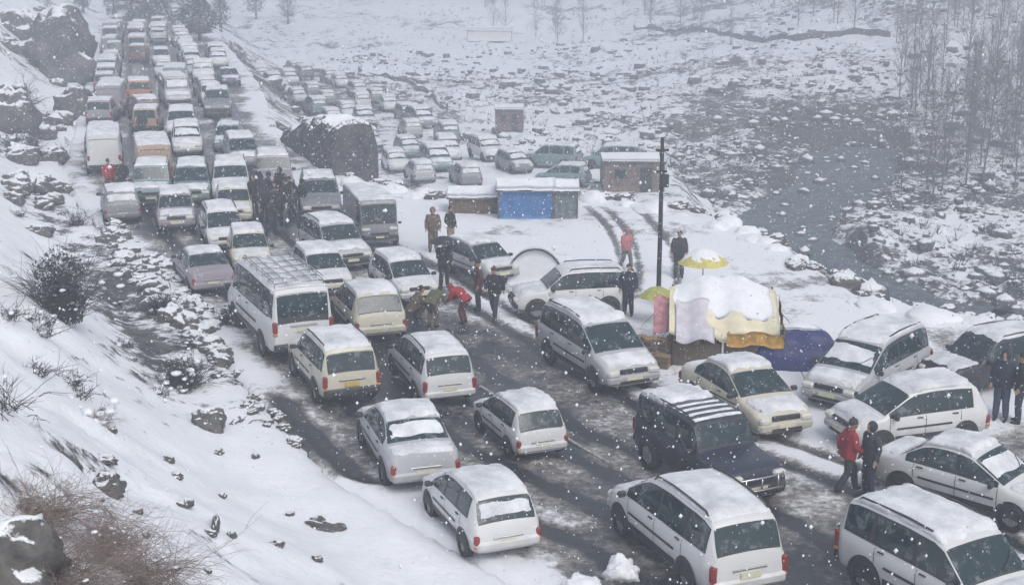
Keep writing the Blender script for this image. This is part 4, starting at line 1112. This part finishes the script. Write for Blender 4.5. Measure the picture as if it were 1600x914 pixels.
# dome tent under snow
dp = at(835, 436)
dt = empty('dome_tent', (dp.x, dp.y, 0), R(-90)); dt.scale = (.85, .85, .85); tag(dt, 'small dome tent buried in snow with a dark arched hem', 'tent')
def dome(u, v, k=1.0, e=0):
    a = math.pi * u; x = -1.5 + 1.5 * v * k   # v from back to front
    r = 1.25 * math.sin(math.pi * (.12 + .38 * v)) * k
    return (1.3 * v - .2, -r * math.cos(a), (1.55 * math.sin(math.pi * (.15 + .35 * v)) * math.sin(a)) * k + e)
sheet('tent_fabric', dome, 18, 10, M['grey_tarp'], dt, .01)
sheet('snow_cover', lambda u, v: dome(.04 + .92 * u, v * .97, 1.03, .05 + .03 * ns(u * 8, v * 8, 6)), 18, 10, M['snow'], dt, .05)
tb = TB(); tb.tube([(1.12, -1.27 * math.cos(math.pi * q), 1.57 * math.sin(math.pi * q)) for q in np.linspace(0, 1, 15)], [.016] * 15, 6); link('arched_hem', tb.mesh('arched_hem'), M['grey_tarp'], dt)
sheet('door_panel', lambda u, v: (1.06, -1.2 * (1 - 2 * u), 1.5 * v * math.sin(math.acos(max(-1, min(1, 1 - 2 * u))))), 16, 5, M['snow'], dt, .008)

# tarp shelters and huts along the plateau rim and below
def shelter(px, py, wd, dp_, h, mat, label, roof_over=.15, z=0.0, name='tarp_shelter', cat='shelter', deg=0, door=False, snow=.14, base=None):
    p = at(px, py, z) if base is None else base
    t = empty(name, (p.x, p.y, p.z), R(deg)); tag(t, label, cat)
    for sx in (-1, 1):
        for sy in (0, 1):
            link('post', box_mesh('post', (sx * wd / 2, sy * dp_, h / 2), (.08, .08, h)), M['wood'], t)
    for k, (a, b) in enumerate((((-wd / 2, -.03), (wd / 2, -.03)), ((-wd / 2 - .03, 0), (-wd / 2 - .03, dp_)), ((wd / 2 + .03, 0), (wd / 2 + .03, dp_)))):
        sheet('front_wall' if k == 0 else 'side_wall', lambda u, v, a=a, b=b, k=k: (a[0] + (b[0] - a[0]) * u + (.03 * math.sin(u * 17 + v * 3) if k else 0), a[1] + (b[1] - a[1]) * u - (.03 * math.sin(u * 19 + v * 4) if not k else 0), h * v), 16, 5, mat, t, .01)
    sheet('roof', lambda u, v: (-wd / 2 - roof_over + (wd + 2 * roof_over) * u, -roof_over + (dp_ + 2 * roof_over) * v, h + .02 + .25 * (1 - abs(2 * v - 1))), 8, 6, M['grey_tarp'], t, .04)
    sheet('roof_snow', lambda u, v: (-wd / 2 - roof_over * .8 + (wd + 1.6 * roof_over) * u, -roof_over * .8 + (dp_ + 1.6 * roof_over) * v, h + .05 + snow + .25 * (1 - abs(2 * v - 1)) + .04 * ns(u * 6 + px, v * 6, 4)), 14, 8, M['snow'], t, snow)
    if door: link('door', box_mesh('door', (wd * .2, -.07, h * .4), (wd * .2, .05, h * .8)), M['dark_goods'], t); link('window', box_mesh('window', (-wd * .22, -.07, h * .6), (wd * .2, .05, h * .3)), M['glass'], t)
    return t
shelter(822, 344, 2.35, 1.8, 1.28, M['blue_tarp'], 'bright blue tarpaulin shelter with snow on top at the lot rim')
shelter(884, 344, 0.95, 1.6, 1.25, M['grey_tarp'], 'narrow grey tarpaulin shelter next to the blue one')
shelter(742, 336, 2.2, 1.6, .75, M['wood'], 'low wooden shed with a thick snow roof left of the blue shelter')
def hutat(px, py): return on_ray(px, py)
shelter(0, 0, 4.0, 3.0, 2.0, M['brown_wall'], 'brown hut with a snowy roof beyond the lot beside the utility pole', base=hutat(990, 300), name='hut', cat='hut', door=True, snow=.1)
shelter(0, 0, 2.6, 2.2, 2.0, M['red_wall'], 'small reddish brown hut standing alone in the valley', base=hutat(796, 206), name='hut', cat='hut', door=True)
shelter(0, 0, 7.0, 4.0, 1.6, M['white_tarp'], 'long pale-roofed shed far off in the hazy valley', base=hutat(765, 66), name='hut', cat='hut', door=False, snow=.3)

# dark stone outcrop with a snowy crest along the right edge of the road
def build_outcrop():
    path = [Vector(p + (0,)) for p in ((-8.9, 71.4), (-9.9, 73.8), (-11.0, 77), (-12.4, 80.5), (-14.0, 85))]
    v = []; f = []; nu, nv = 70, 22
    for i in range(nu + 1):
        q = i / nu * (len(path) - 1); k = min(int(q), len(path) - 2); p = path[k].lerp(path[k + 1], q - k); d = (path[k + 1] - path[k]).normalized(); s = Vector((d.y, -d.x, 0))
        hgt = 3.0 * min(1, .8 + (i / nu) / .10) * min(1, (1 - i / nu) / .6) ** .5 * (1 + .12 * ns(i * .12, 1, 3)) + .5
        for j in range(nv + 1):
            a = math.pi * j / nv; c_, s_ = math.cos(a), math.sin(a)
            x = 1.25 * (abs(c_) ** .45) * (1 if c_ > 0 else -1); z = hgt * s_ ** .4
            n_ = ns(i * .3, j * .35, 7) * .16 + ns(i * .9, j * .8, 8) * .09
            v.append(p + s * (x * (1 + n_ * .5) + .9) + Vector((0, 0, z * (1 + n_ * .3) - .9)) + d * n_ * .5)
    for i in range(nu):
        for j in range(nv): a = i * (nv + 1) + j; f.append((a, a + 1, a + nv + 2, a + nv + 1))
    f.append(tuple(range(nv + 1))[::-1]); f.append(tuple(nu * (nv + 1) + j for j in range(nv + 1)))
    o = link('rock_outcrop', mesh_from('rock_outcrop', v, f, False), M['cliff']); tag(o, 'tall dark stone outcrop with a snowy crest along the road', 'rock')
build_outcrop()

# rocks
def rock_mesh(seed, sub=4, rough=.42):
    bm = bmesh.new(); bmesh.ops.create_icosphere(bm, subdivisions=sub, radius=1.0)
    for v in bm.verts:
        p = v.co.normalized(); n_ = ns(p.x * 1.6 + seed * 5.1, p.y * 1.6 + p.z * 2.3 + seed, seed) * rough + ns(p.x * 4 + seed, p.y * 4 + p.z * 3, seed + 3) * rough * .5 + ns(p.x * 9 + seed, p.y * 9 + p.z * 7, seed + 5) * rough * .2
        v.co = p * (1 + n_)
        if v.co.z < -.35: v.co.z = -.35 + (v.co.z + .35) * .3
    return bm_mesh('rock', bm, True)
ROCKS = [rock_mesh(s) for s in range(6)]
for m_ in ROCKS: m_.materials.append(M['rock'])
def rock(px, py, sx, sy, sz, label, group=None, deg=0, k=0, name='rock', sink=.15):
    p = on_ray(px, py); o = link(name, ROCKS[k % 6]); o.location = p + Vector((0, 0, sz * (.35 - sink))); o.scale = (sx, sy, sz); o.rotation_euler[2] = R(deg)
    tag(o, label, 'rock', group); return o
rock(92, 118, 3.4, 4.2, 4.4, 'big dark crag with snow on its top at the roadside slope', k=1, deg=30)
rock(40, 70, 2.6, 3.0, 2.4, 'snow-dusted rock on the slope above the big crag', k=2)
rock(15, 205, 1.6, 1.6, 1.9, 'dark rock poking from the slope under the crag', k=3)
rock(118, 178, 1.3, 1.7, 1.5, 'ragged rock between the crag and the parked queue', k=4)
rock(326, 668, .42, .36, .40, 'round dark brown boulder halfway down the near snow slope', k=0)
rock(512, 826, .42, .16, .20, 'flat dark rock sticking from the snow below the parked cars', k=5, deg=-25)
rock(264, 722, .13, .10, .12, 'small dark stone on the open snow slope', k=2)
rock(496, 876, .09, .08, .09, 'tiny dark stone near the flat dark rock', k=3)
rock(168, 770, .24, .30, .26, 'blue-grey stone at the edge of the dry brush', k=4, deg=20)
rock(18, 905, .55, .45, .50, 'black boulder with a cap of snow below the dry brush', k=1)
rock(338, 826, .06, .30, .16, 'narrow upright dark stone on the near snow slope', k=5, deg=8)
rock(22, 318, .5, .4, .4, 'grey stone high on the open slope', k=2)
rock(62, 366, .6, .35, .3, 'grey stone below another on the open slope', k=0)
srng = random.Random(21)
for k in range(120):
    px = srng.uniform(166, 345); py = 366 + (px - 176) * .98 + srng.uniform(-26, 44)
    s = srng.uniform(.10, .42)
    rock(px, py, s * srng.uniform(.8, 1.4), s * srng.uniform(.8, 1.3), s * srng.uniform(.6, 1.0), 'rough stone in the rubble edging the road below the slope', 'rubble stones along the road edge', srng.uniform(0, 360), srng.randint(0, 5), 'stone')
for k in range(26):
    px = srng.uniform(300, 470); py = 520 + (px - 300) * 1.02 + srng.uniform(-10, 34)
    s = srng.uniform(.06, .18)
    rock(px, py, s * 1.2, s, s * .8, 'small stone on the snowy verge between slope and cars', 'small verge stones', srng.uniform(0, 360), srng.randint(0, 5), 'stone')
for (px, py, s, lb) in ((972, 902, .34, 'white snow heap at the flank of the large people carrier'), (905, 925, .42, 'broad white snow heap in the lane behind the people carrier')):
    p = at(px, py); o = link('snow_heap', rock_mesh(int(px), 4, .4), M['snow']); o.location = (p.x, p.y, .08); o.scale = (s, s * .9, s * 1.05 if px > 950 else s * .6); tag(o, lb, 'snow heap')

# boulders of the valley floor: nobody could count them
def build_boulders():
    r = np.random.RandomState(4); n0 = 26000
    y = 48 + 170 * r.rand(n0) ** 1.3; x = -25 + (r.rand(n0)) * (40 + y * .55)
    z, dl, dr, driv = terrain(x, y); dlow = np.abs(sdist(LOWROAD, x, y, 1))
    keep = (dr > 2.5) & (dl < 0) & (dlow > 5) & ~((y > 80) & (y < 106) & (x > -8) & (x < 14)) & ((fbm(x / 9, y / 9, 91) > -.15) | (driv < 9)) & ((driv > 3.2) | (r.rand(n0) < .35))
    x, y, z, driv = x[keep], y[keep], z[keep], driv[keep]; x, y, z, driv = x[:9500], y[:9500], z[:9500], driv[:9500]; n = len(x)
    bm = bmesh.new(); bmesh.ops.create_icosphere(bm, subdivisions=1, radius=1.0); bv = np.array([v.co[:] for v in bm.verts]); bf = np.array([[v.index for v in f.verts] for f in bm.faces]); bm.free()
    s = np.exp(r.normal(-1.85, .8, n)); s = np.minimum(s, .85); s3 = s[:, None] * r.uniform(.7, 1.3, (n, 3)); s3[:, 2] *= .75
    z = np.where(driv < 5, -7.4, z)
    jit = 1 + .15 * (r.rand(n, len(bv)) - .5) * 2
    V = bv[None] * jit[:, :, None] * s3[:, None, :]
    a = r.rand(n) * 6.28; ca, sa = np.cos(a)[:, None], np.sin(a)[:, None]
    X = V[:, :, 0] * ca - V[:, :, 1] * sa + x[:, None]; Y = V[:, :, 0] * sa + V[:, :, 1] * ca + y[:, None]; Z = V[:, :, 2] + z[:, None] + .1 * s[:, None]
    V = np.stack([X, Y, Z], -1).reshape(-1, 3); Fc = (bf[None] + (np.arange(n) * len(bv))[:, None, None]).reshape(-1, 3)
    me = bpy.data.meshes.new('boulders'); me.vertices.add(len(V)); me.vertices.foreach_set('co', V.ravel()); me.loops.add(Fc.size); me.loops.foreach_set('vertex_index', Fc.ravel().astype(np.int32)); me.polygons.add(len(Fc)); me.polygons.foreach_set('loop_start', (np.arange(len(Fc)) * 3).astype(np.int32)); me.update(calc_edges=True)
    o = link('boulders', me, M['valley_rock']); tag(o, 'snow-dusted boulders strewn over the valley floor and river bed', 'boulders', kind='stuff')
build_boulders()

# old terrace wall on the far bank
def build_terrace(pix, h, label):
    pts = [on_ray(*q) for q in pix]; v = []; f = []; path = []
    for a, b in zip(pts[:-1], pts[1:]):
        k = max(2, int((b - a).length / 1.5))
        for i in range(k): path.append(a.lerp(b, i / k))
    path.append(pts[-1])
    for i, p in enumerate(path):
        z = tz(p.x, p.y); hh = h * (1 + .25 * ns(i * .6, 3, 2)); w_ = .35
        v += [(p.x, p.y - w_, z - .5), (p.x, p.y - w_ * .8 + .1 * ns(i * .9, 1, 5), z + hh), (p.x, p.y + w_ * .8, z + hh * .95), (p.x, p.y + w_, z - .5)]
    for i in range(len(path) - 1):
        for k in range(3): f.append((i * 4 + k, i * 4 + k + 1, i * 4 + k + 5, i * 4 + k + 4))
    f += [(3, 2, 1, 0), tuple(len(v) - 4 + k for k in range(4))]
    o = link('stone_wall', mesh_from('stone_wall', v, f, False), M['valley_rock']); tag(o, label, 'wall')
build_terrace([(990, 46), (1100, 50), (1240, 62), (1390, 60)], .7, 'long low field wall faint across the far bank')
build_terrace([(560, 112), (640, 130), (700, 170)], .6, 'short field wall above the lower road')

# ploughed-up snow heaps along the rim of the lot and round the stalls
HP = [rock_mesh(200 + k, 3, .28) for k in range(4)]
for m_ in HP: m_.materials.append(M['snow'])
hr = random.Random(77)
for k in range(46):
    q = hr.uniform(0, 1); i = hr.choice((3, 4, 5, 6, 7, 8, 9)); a, b = RIGHT[i], RIGHT[i + 1]
    x = a[0] + (b[0] - a[0]) * q; y = a[1] + (b[1] - a[1]) * q; s_ = hr.uniform(.25, .7)
    ins = hr.uniform(-.3, .9); x -= ins * .7; y -= ins * .5
    if (Vector((x, y, 0)) - Vector((W0.x, W0.y, 0))).length < 2.6 or abs(x - .55) < 2.2 and y > 58: continue
    o = link('snow_heap', HP[k % 4]); o.location = (x, y, .02); o.scale = (s_ * hr.uniform(.8, 1.5), s_ * hr.uniform(.8, 1.5), s_ * hr.uniform(.4, .8)); o.rotation_euler[2] = hr.uniform(0, 6.28)
    tag(o, 'lumpy heap of ploughed snow along the rim of the lot', 'snow heap', 'snow heaps along the lot rim')
# rubble and dark stones showing at the rim
for k in range(60):
    q = hr.uniform(0, 1); i = hr.choice((3, 4, 5, 6, 7, 8, 9, 10)); a, b = RIGHT[i], RIGHT[i + 1]
    x = a[0] + (b[0] - a[0]) * q + hr.uniform(-.5, 1.6); y = a[1] + (b[1] - a[1]) * q + hr.uniform(-.3, 1.6); s_ = hr.uniform(.15, .5)
    if (Vector((x, y, 0)) - Vector((W0.x, W0.y, 0))).length < 2.6: continue
    o = link('stone', ROCKS[k % 6]); o.location = (x, y, tz(x, y) + .05); o.scale = (s_ * 1.2, s_, s_ * .8); o.rotation_euler[2] = hr.uniform(0, 6.28)
    tag(o, 'dark stone poking through the snow at the rim of the lot', 'rock', 'stones at the lot rim')

for k in range(22):
    px = srng.uniform(150, 520); py = srng.uniform(560, 900)
    if px > 330 + (py - 560) * .55: continue
    s_ = srng.uniform(.04, .13)
    rock(px, py, s_ * 1.4, s_, s_ * .9, 'little dark stone scattered on the open near slope', 'little stones on the near slope', srng.uniform(0, 360), k, 'stone')
# dark rocks breaking through the upper slope
ur = random.Random(91)
for k in range(46):
    px = ur.uniform(0, 150); py = ur.uniform(20, 330)
    if px > 105 and py > 200: continue
    s_ = ur.uniform(.25, .9)
    rock(px, py, s_ * 1.2, s_, s_ * .8, 'jagged dark rock breaking through the snow of the upper slope', 'dark rocks on the upper slope', ur.uniform(0, 360), k, 'rock')
# ------------------------------------------------------------------ plants
M['twig'] = mat_plain('dry_twig', (.27, .215, .195), .85, .35, 9)
M['dark_twig'] = mat_plain('dark_twig', (.055, .052, .05), .85, .35, 9)
M['grey_bark'] = mat_plain('grey_bark', (.16, .15, .155), .85, .3, 6)
M['needle'] = mat_plain('dark_foliage', (.045, .058, .050), .8, .35, 6)
def twig_path(rng, base, d, length, droop, n=5):
    pts = [Vector(base)]; d = Vector(d).normalized()
    for i in range(n):
        d = (d + Vector((rng.uniform(-.32, .32), rng.uniform(-.32, .32), rng.uniform(-.22, .20) - droop))).normalized()
        pts.append(pts[-1] + d * length / n)
    return pts
def bush_meshes(seed, count, rad, hgt, droop=.05, thick=.006, clumps=12, csize=.10):
    rng = random.Random(seed); tb = TB(); tips = []
    for k in range(count):
        a = rng.uniform(0, 6.283); q = rng.random() ** .6
        d = Vector((math.cos(a) * q * rad, math.sin(a) * q * rad, hgt * rng.uniform(.5, 1.1)))
        b0 = rng.uniform(0, 6.283); bq = rng.random() ** .5 * .55 * rad
        d = (d + Vector((rng.uniform(-.7, .7) * rad, rng.uniform(-.7, .7) * rad, 0)))
        p = twig_path(rng, (math.cos(b0) * bq, math.sin(b0) * bq, -.06), d, d.length * rng.uniform(.35, 1.0), droop)
        tb.tube(p, [thick * (1 - .13 * i) for i in range(6)], 3, False)
        for m_ in range(3):
            i = rng.randint(1, 4); dd = (p[i + 1] - p[i]).normalized() + Vector((rng.uniform(-.9, .9), rng.uniform(-.9, .9), rng.uniform(-.3, .5)))
            p2 = twig_path(rng, p[i], dd, d.length * rng.uniform(.2, .4), droop, 3); tb.tube(p2, [thick * .6, thick * .5, thick * .4, thick * .3], 3, False)
        tips.append(p[rng.randint(2, 5)])
    sn = TB()
    for k in range(clumps):
        c = rng.choice(tips); s = csize * rng.uniform(.4, 1.1); sn.ball(c + Vector((0, 0, s * .3)), (s * rng.uniform(.8, 1.5), s * rng.uniform(.8, 1.5), s * .55), 7, 5)
    return tb.mesh('twigs'), (sn.mesh('snow_clumps') if clumps else None)
def bush(px, py, seed, count, rad, hgt, mat, label, group=None, clumps=12, csize=.1, thick=.006, droop=.05, data=None, loc=None, leaves=0):
    p = on_ray(px, py) if loc is None else loc
    t = empty('bush', p, random.Random(seed).uniform(0, 6.28)); tag(t, label, 'bush', group)
    a, b = data or bush_meshes(seed, count, rad, hgt, droop, thick, clumps, csize)
    link('twigs', a, M[mat], t)
    if b: link('snow_clumps', b, M['snow'], t)
    if leaves:
        rng = random.Random(seed + 500); v = []; f = []
        for k in range(leaves):
            a_ = rng.uniform(0, 6.283); q = rng.random() ** .5; hh = rng.random()
            c = Vector((math.cos(a_) * q * rad * .75 * (.5 + .5 * hh), math.sin(a_) * q * rad * .75 * (.5 + .5 * hh), hgt * (.1 + .85 * hh) * (1 - .3 * q))); s_ = rng.uniform(.03, .075) * (1 + rad * .3)
            d = Vector((rng.uniform(-1, 1), rng.uniform(-1, 1), rng.uniform(-.7, .7))).normalized(); e = d.cross(Vector((0, 0, 1))).normalized(); i = len(v)
            v += [c - d * s_, c + e * s_ * .5, c + d * s_, c - e * s_ * .5]; f.append((i, i + 1, i + 2, i + 3))
        link('foliage', mesh_from('foliage', v, f, False), M['needle'], t)
    return t
bush(60, 912, 1, 520, 1.0, .62, 'twig', 'tangled brown dry brush at the bottom of the near slope', clumps=24, csize=.028, thick=.0042, droop=.12)
bush(40, 812, 2, 420, .95, .60, 'twig', 'dry brown brush leaning over the blue-grey stone', clumps=24, csize=.028, thick=.0042, droop=.13)
bush(190, 914, 3, 460, 1.05, .55, 'twig', 'low straggling dry brush with long bare stems', clumps=24, csize=.028, thick=.004, droop=.10)
bush(140, 850, 15, 380, .95, .5, 'twig', 'matted dry brush in the hollow between two other brushes', clumps=24, csize=.028, thick=.004, droop=.12)
bush(5, 640, 4, 24, .7, .9, 'dark_twig', 'few thin bare stems bending over the open snow slope', clumps=3, csize=.05, thick=.007, droop=.10)
bush(98, 500, 5, 260, .95, 2.2, 'dark_twig', 'tall dark snow-flecked bush alone on the slope', clumps=40, csize=.10, thick=.010, leaves=1600)
bush(285, 600, 6, 200, .9, .8, 'dark_twig', 'sprawling dark bush with snow at the foot of the slope', clumps=26, csize=.12, thick=.011, leaves=500)
bush(256, 492, 7, 160, .7, .8, 'needle', 'dark green shrub beside the rubble edge of the road', clumps=6, csize=.1, thick=.013, leaves=500)
bush(362, 508, 8, 110, .5, .8, 'needle', 'dark green weeds along the side of the minibus', clumps=4, csize=.08, thick=.011, leaves=350)
bush(120, 352, 9, 90, .6, .9, 'dark_twig', 'small dark bush on the snow above the buried grey car', clumps=6, csize=.1, thick=.012)
bush(150, 655, 10, 60, .6, .35, 'twig', 'low dry tuft half buried in the open snow slope', clumps=8, csize=.12, thick=.006)
bush(25, 170, 12, 160, 1.6, 1.8, 'dark_twig', 'dark scrub with snow under the big crag', clumps=16, csize=.25, thick=.025, leaves=500)
bush(28, 240, 13, 120, 1.3, 1.4, 'dark_twig', 'thin snowy scrub on the slope left of the parked queue', clumps=16, csize=.22, thick=.02, leaves=300)
bush(372, 662, 14, 10, .45, .35, 'dark_twig', 'dark bent branch lying on the snow by the round boulder', clumps=0, thick=.02, droop=.12)
brng = random.Random(31)
SB = [bush_meshes(60 + k, 40, .45, .45, .05, .009, 5, .08) for k in range(4)]
for k in range(34):
    px = brng.uniform(0, 300); py = brng.uniform(150, 620)
    if px > 150 + (py - 300) * .62 or px > 110 and py < 300: continue
    bush(px, py, 70 + k, 0, 0, 0, 'dark_twig', 'small scrubby tuft poking out of the snow slope', 'scrub tufts on the snow slope', data=SB[k % 4])

def bare_tree(seed, h):
    rng = random.Random(seed); tr = TB(); cr = TB()
    lean = Vector((rng.uniform(-.04, .04), rng.uniform(-.04, .04), 1))
    pts = [Vector((0, 0, -.3))] + [lean * (h * q) + Vector((rng.uniform(-.08, .08), rng.uniform(-.08, .08), 0)) for q in (.15, .35, .55, .75, 1.0)]
    tr.tube(pts, [.09, .08, .065, .05, .03, .012], 6)
    for k in range(64):
        q = rng.uniform(.10, .96); i = min(int(q * 5), 4); b = pts[i].lerp(pts[i + 1], q * 5 - i)
        a = rng.uniform(0, 6.283); sp_ = rng.uniform(.35, .9); d = Vector((math.cos(a) * sp_, math.sin(a) * sp_, 1.0)); L = (1.15 - q) * h * .34
        p = twig_path(rng, b, d, L, -.03, 3); cr.tube(p, [.022, .016, .011, .006], 3, False)
        for m_ in range(3):
            i = rng.randint(1, 2); dd = d + Vector((rng.uniform(-.7, .7), rng.uniform(-.7, .7), 0)); p2 = twig_path(rng, p[i], dd, L * .5, -.02, 2); cr.tube(p2, [.014, .011, .006], 3, False)
    return tr.mesh('trunk'), cr.mesh('crown')
BT = [bare_tree(80 + k, 9.0 + k * .7) for k in range(5)]
trng = random.Random(41)
def plant_tree(x, y, label, group, s=1.0):
    z = tz(x, y); t = empty('bare_tree', (x, y, z), trng.uniform(0, 6.28)); t.scale = (s, s, s * trng.uniform(.9, 1.15)); tag(t, label, 'tree', group)
    a, b = BT[trng.randint(0, 4)]; link('trunk', a, M['grey_bark'], t); link('crown', b, M['grey_bark'], t)
for k in range(225):
    x = trng.uniform(27, 84); y = trng.uniform(100, 190)
    if x < 28 + (y - 100) * .26: continue
    plant_tree(x, y, 'tall thin leafless tree in the grey thicket beyond the river', 'bare trees of the thicket beyond the river', trng.uniform(.65, 1.0))
for k in range(105):
    y = trng.uniform(170, 330); x = (trng.uniform(.12, .40) if y < 230 else trng.uniform(-.02, .40)) * y
    plant_tree(x, y, 'faint leafless tree on the far hazy bank', 'faint trees on the far bank', trng.uniform(.6, .9))
def leafy_tree(px, py, h, seed, label, fat=.36, nl=900):
    p = on_ray(px, py); rng = random.Random(seed); t = empty('evergreen_tree', p); tag(t, label, 'tree')
    tr = TB(); tr.tube([(0, 0, -.3), (.1, 0, h * .5), (0, .1, h * .95)], [.22, .14, .04], 7); link('trunk', tr.mesh('trunk'), M['dark_twig'], t)
    v = []; f = []
    for k in range(nl):
        q = rng.random(); a = rng.uniform(0, 6.283); rr = h * fat * (1 - abs(q - .4) * 1.1) * rng.random() ** .5 * (1 + .3 * math.sin(a * 3 + seed))
        c = Vector((rr * math.cos(a), rr * math.sin(a), h * (.2 + .82 * q))); s = h * .05 * rng.uniform(.5, 1.3)
        d = Vector((rng.uniform(-1, 1), rng.uniform(-1, 1), rng.uniform(-.6, .6))).normalized(); e = d.cross(Vector((0, 0, 1))).normalized()
        i = len(v); v += [c - d * s, c + e * s * .5, c + d * s, c - e * s * .5]; f.append((i, i + 1, i + 2, i + 3))
    link('crown', mesh_from('crown', v, f, False), M['needle'], t)
leafy_tree(232, 46, 6.4, 3, 'dark evergreen tree fading in the haze above the far road', .5, 2200)
leafy_tree(312, 64, 4.6, 4, 'squat dark evergreen tree at the far bend of the road', .62, 2200)
for k, (px, py, h, lb) in enumerate(((178, 34, 4.5, 'dim evergreen tree at the head of the far queue'), (262, 22, 5.5, 'tall dim evergreen on the far bend'), (345, 50, 4.5, 'dim rounded evergreen past the far bend'), (130, 22, 5.0, 'dim evergreen on the slope over the far queue'), (400, 30, 6.0, 'ghostly evergreen alone in the far haze'), (450, 36, 5.0, 'ghostly small evergreen beside another in the haze'))):
    leafy_tree(px, py, h, 20 + k, lb)
leafy_tree(286, 52, 3.0, 5, 'small dark evergreen next to the squat one')
# dry scrub among the boulders: one mass
def build_scrub():
    r = random.Random(6); tb_v = []; tb_f = []
    rs = np.random.RandomState(8); n = 9000
    y = 50 + 230 * rs.rand(n) ** 1.2; x = -30 + rs.rand(n) * (45 + y * .6)
    z, dl, dr, driv = terrain(x, y); dlow = np.abs(sdist(LOWROAD, x, y, 1))
    keep = (dr > 2) & (dl < 0) & (driv > 5) & (dlow > 5) & ~((y > 80) & (y < 106) & (x > -8) & (x < 14)) & (fbm(x / 12, y / 12, 95) > -.1)
    for X, Y, Z in list(zip(x[keep], y[keep], z[keep]))[:2600]:
        for k in range(9):
            a = r.uniform(0, 6.28); L = r.uniform(.3, .9); d = Vector((math.cos(a) * .6, math.sin(a) * .6, r.uniform(.4, 1.1))) * L; s = Vector((-math.sin(a), math.cos(a), 0)) * .03
            b = Vector((X, Y, Z - .05)); i = len(tb_v); tb_v += [b - s, b + s, b + d]; tb_f.append((i, i + 1, i + 2))
    o = link('valley_scrub', mesh_from('valley_scrub', tb_v, tb_f, False), M['dark_twig']); tag(o, 'dry scrub scattered among the valley boulders', 'scrub', kind='stuff')
build_scrub()
# ------------------------------------------------------------------ falling snow and the hazy air
def build_flakes():
    r = np.random.RandomState(5); n = 80000
    c = np.stack([r.uniform(-34, 26, n), r.uniform(7, 75, n), r.uniform(0.2, 13.5, n)], 1)
    z, dl, dr, _ = terrain(c[:, 0], c[:, 1]); c = c[c[:, 2] > z + 0.2]; n = len(c)
    s = r.uniform(0.005, 0.015, n)
    base = np.array([(1, 0, 0), (-1, 0, 0), (0, 1, 0), (0, -1, 0), (0, 0, 1.3), (0, 0, -1.3)], float)
    V = (c[:, None, :] + base[None] * s[:, None, None]).reshape(-1, 3)
    fb = np.array([(0, 2, 4), (2, 1, 4), (1, 3, 4), (3, 0, 4), (2, 0, 5), (1, 2, 5), (3, 1, 5), (0, 3, 5)])
    Fc = (fb[None] + (np.arange(n) * 6)[:, None, None]).reshape(-1, 3)
    me = bpy.data.meshes.new('falling_snow')
    me.vertices.add(len(V)); me.vertices.foreach_set('co', V.ravel())
    me.loops.add(Fc.size); me.loops.foreach_set('vertex_index', Fc.ravel().astype(np.int32))
    me.polygons.add(len(Fc)); me.polygons.foreach_set('loop_start', (np.arange(len(Fc)) * 3).astype(np.int32))
    me.update(calc_edges=True)
    o = link('falling_snow', me, M['snow']); tag(o, 'white snowflakes drifting down through the air over the road', 'snow', kind='stuff')
build_flakes()
def build_haze():
    m = bpy.data.materials.new('haze'); m.use_nodes = True; n = m.node_tree; n.nodes.clear()
    out = n.nodes.new('ShaderNodeOutputMaterial'); pv = n.nodes.new('ShaderNodeVolumePrincipled')
    pv.inputs['Color'].default_value = (0.66, 0.715, 0.80, 1); pv.inputs['Density'].default_value = HAZE
    pv.inputs['Anisotropy'].default_value = 0.0
    n.links.new(pv.outputs[0], out.inputs['Volume'])
    o = link('haze', box_mesh('haze', (0, 500, 31), (2100, 1100, 92)), m)
    tag(o, 'pale snowy haze hanging over the whole valley', 'haze', kind='stuff')
HAZE = 0.0040
build_haze()
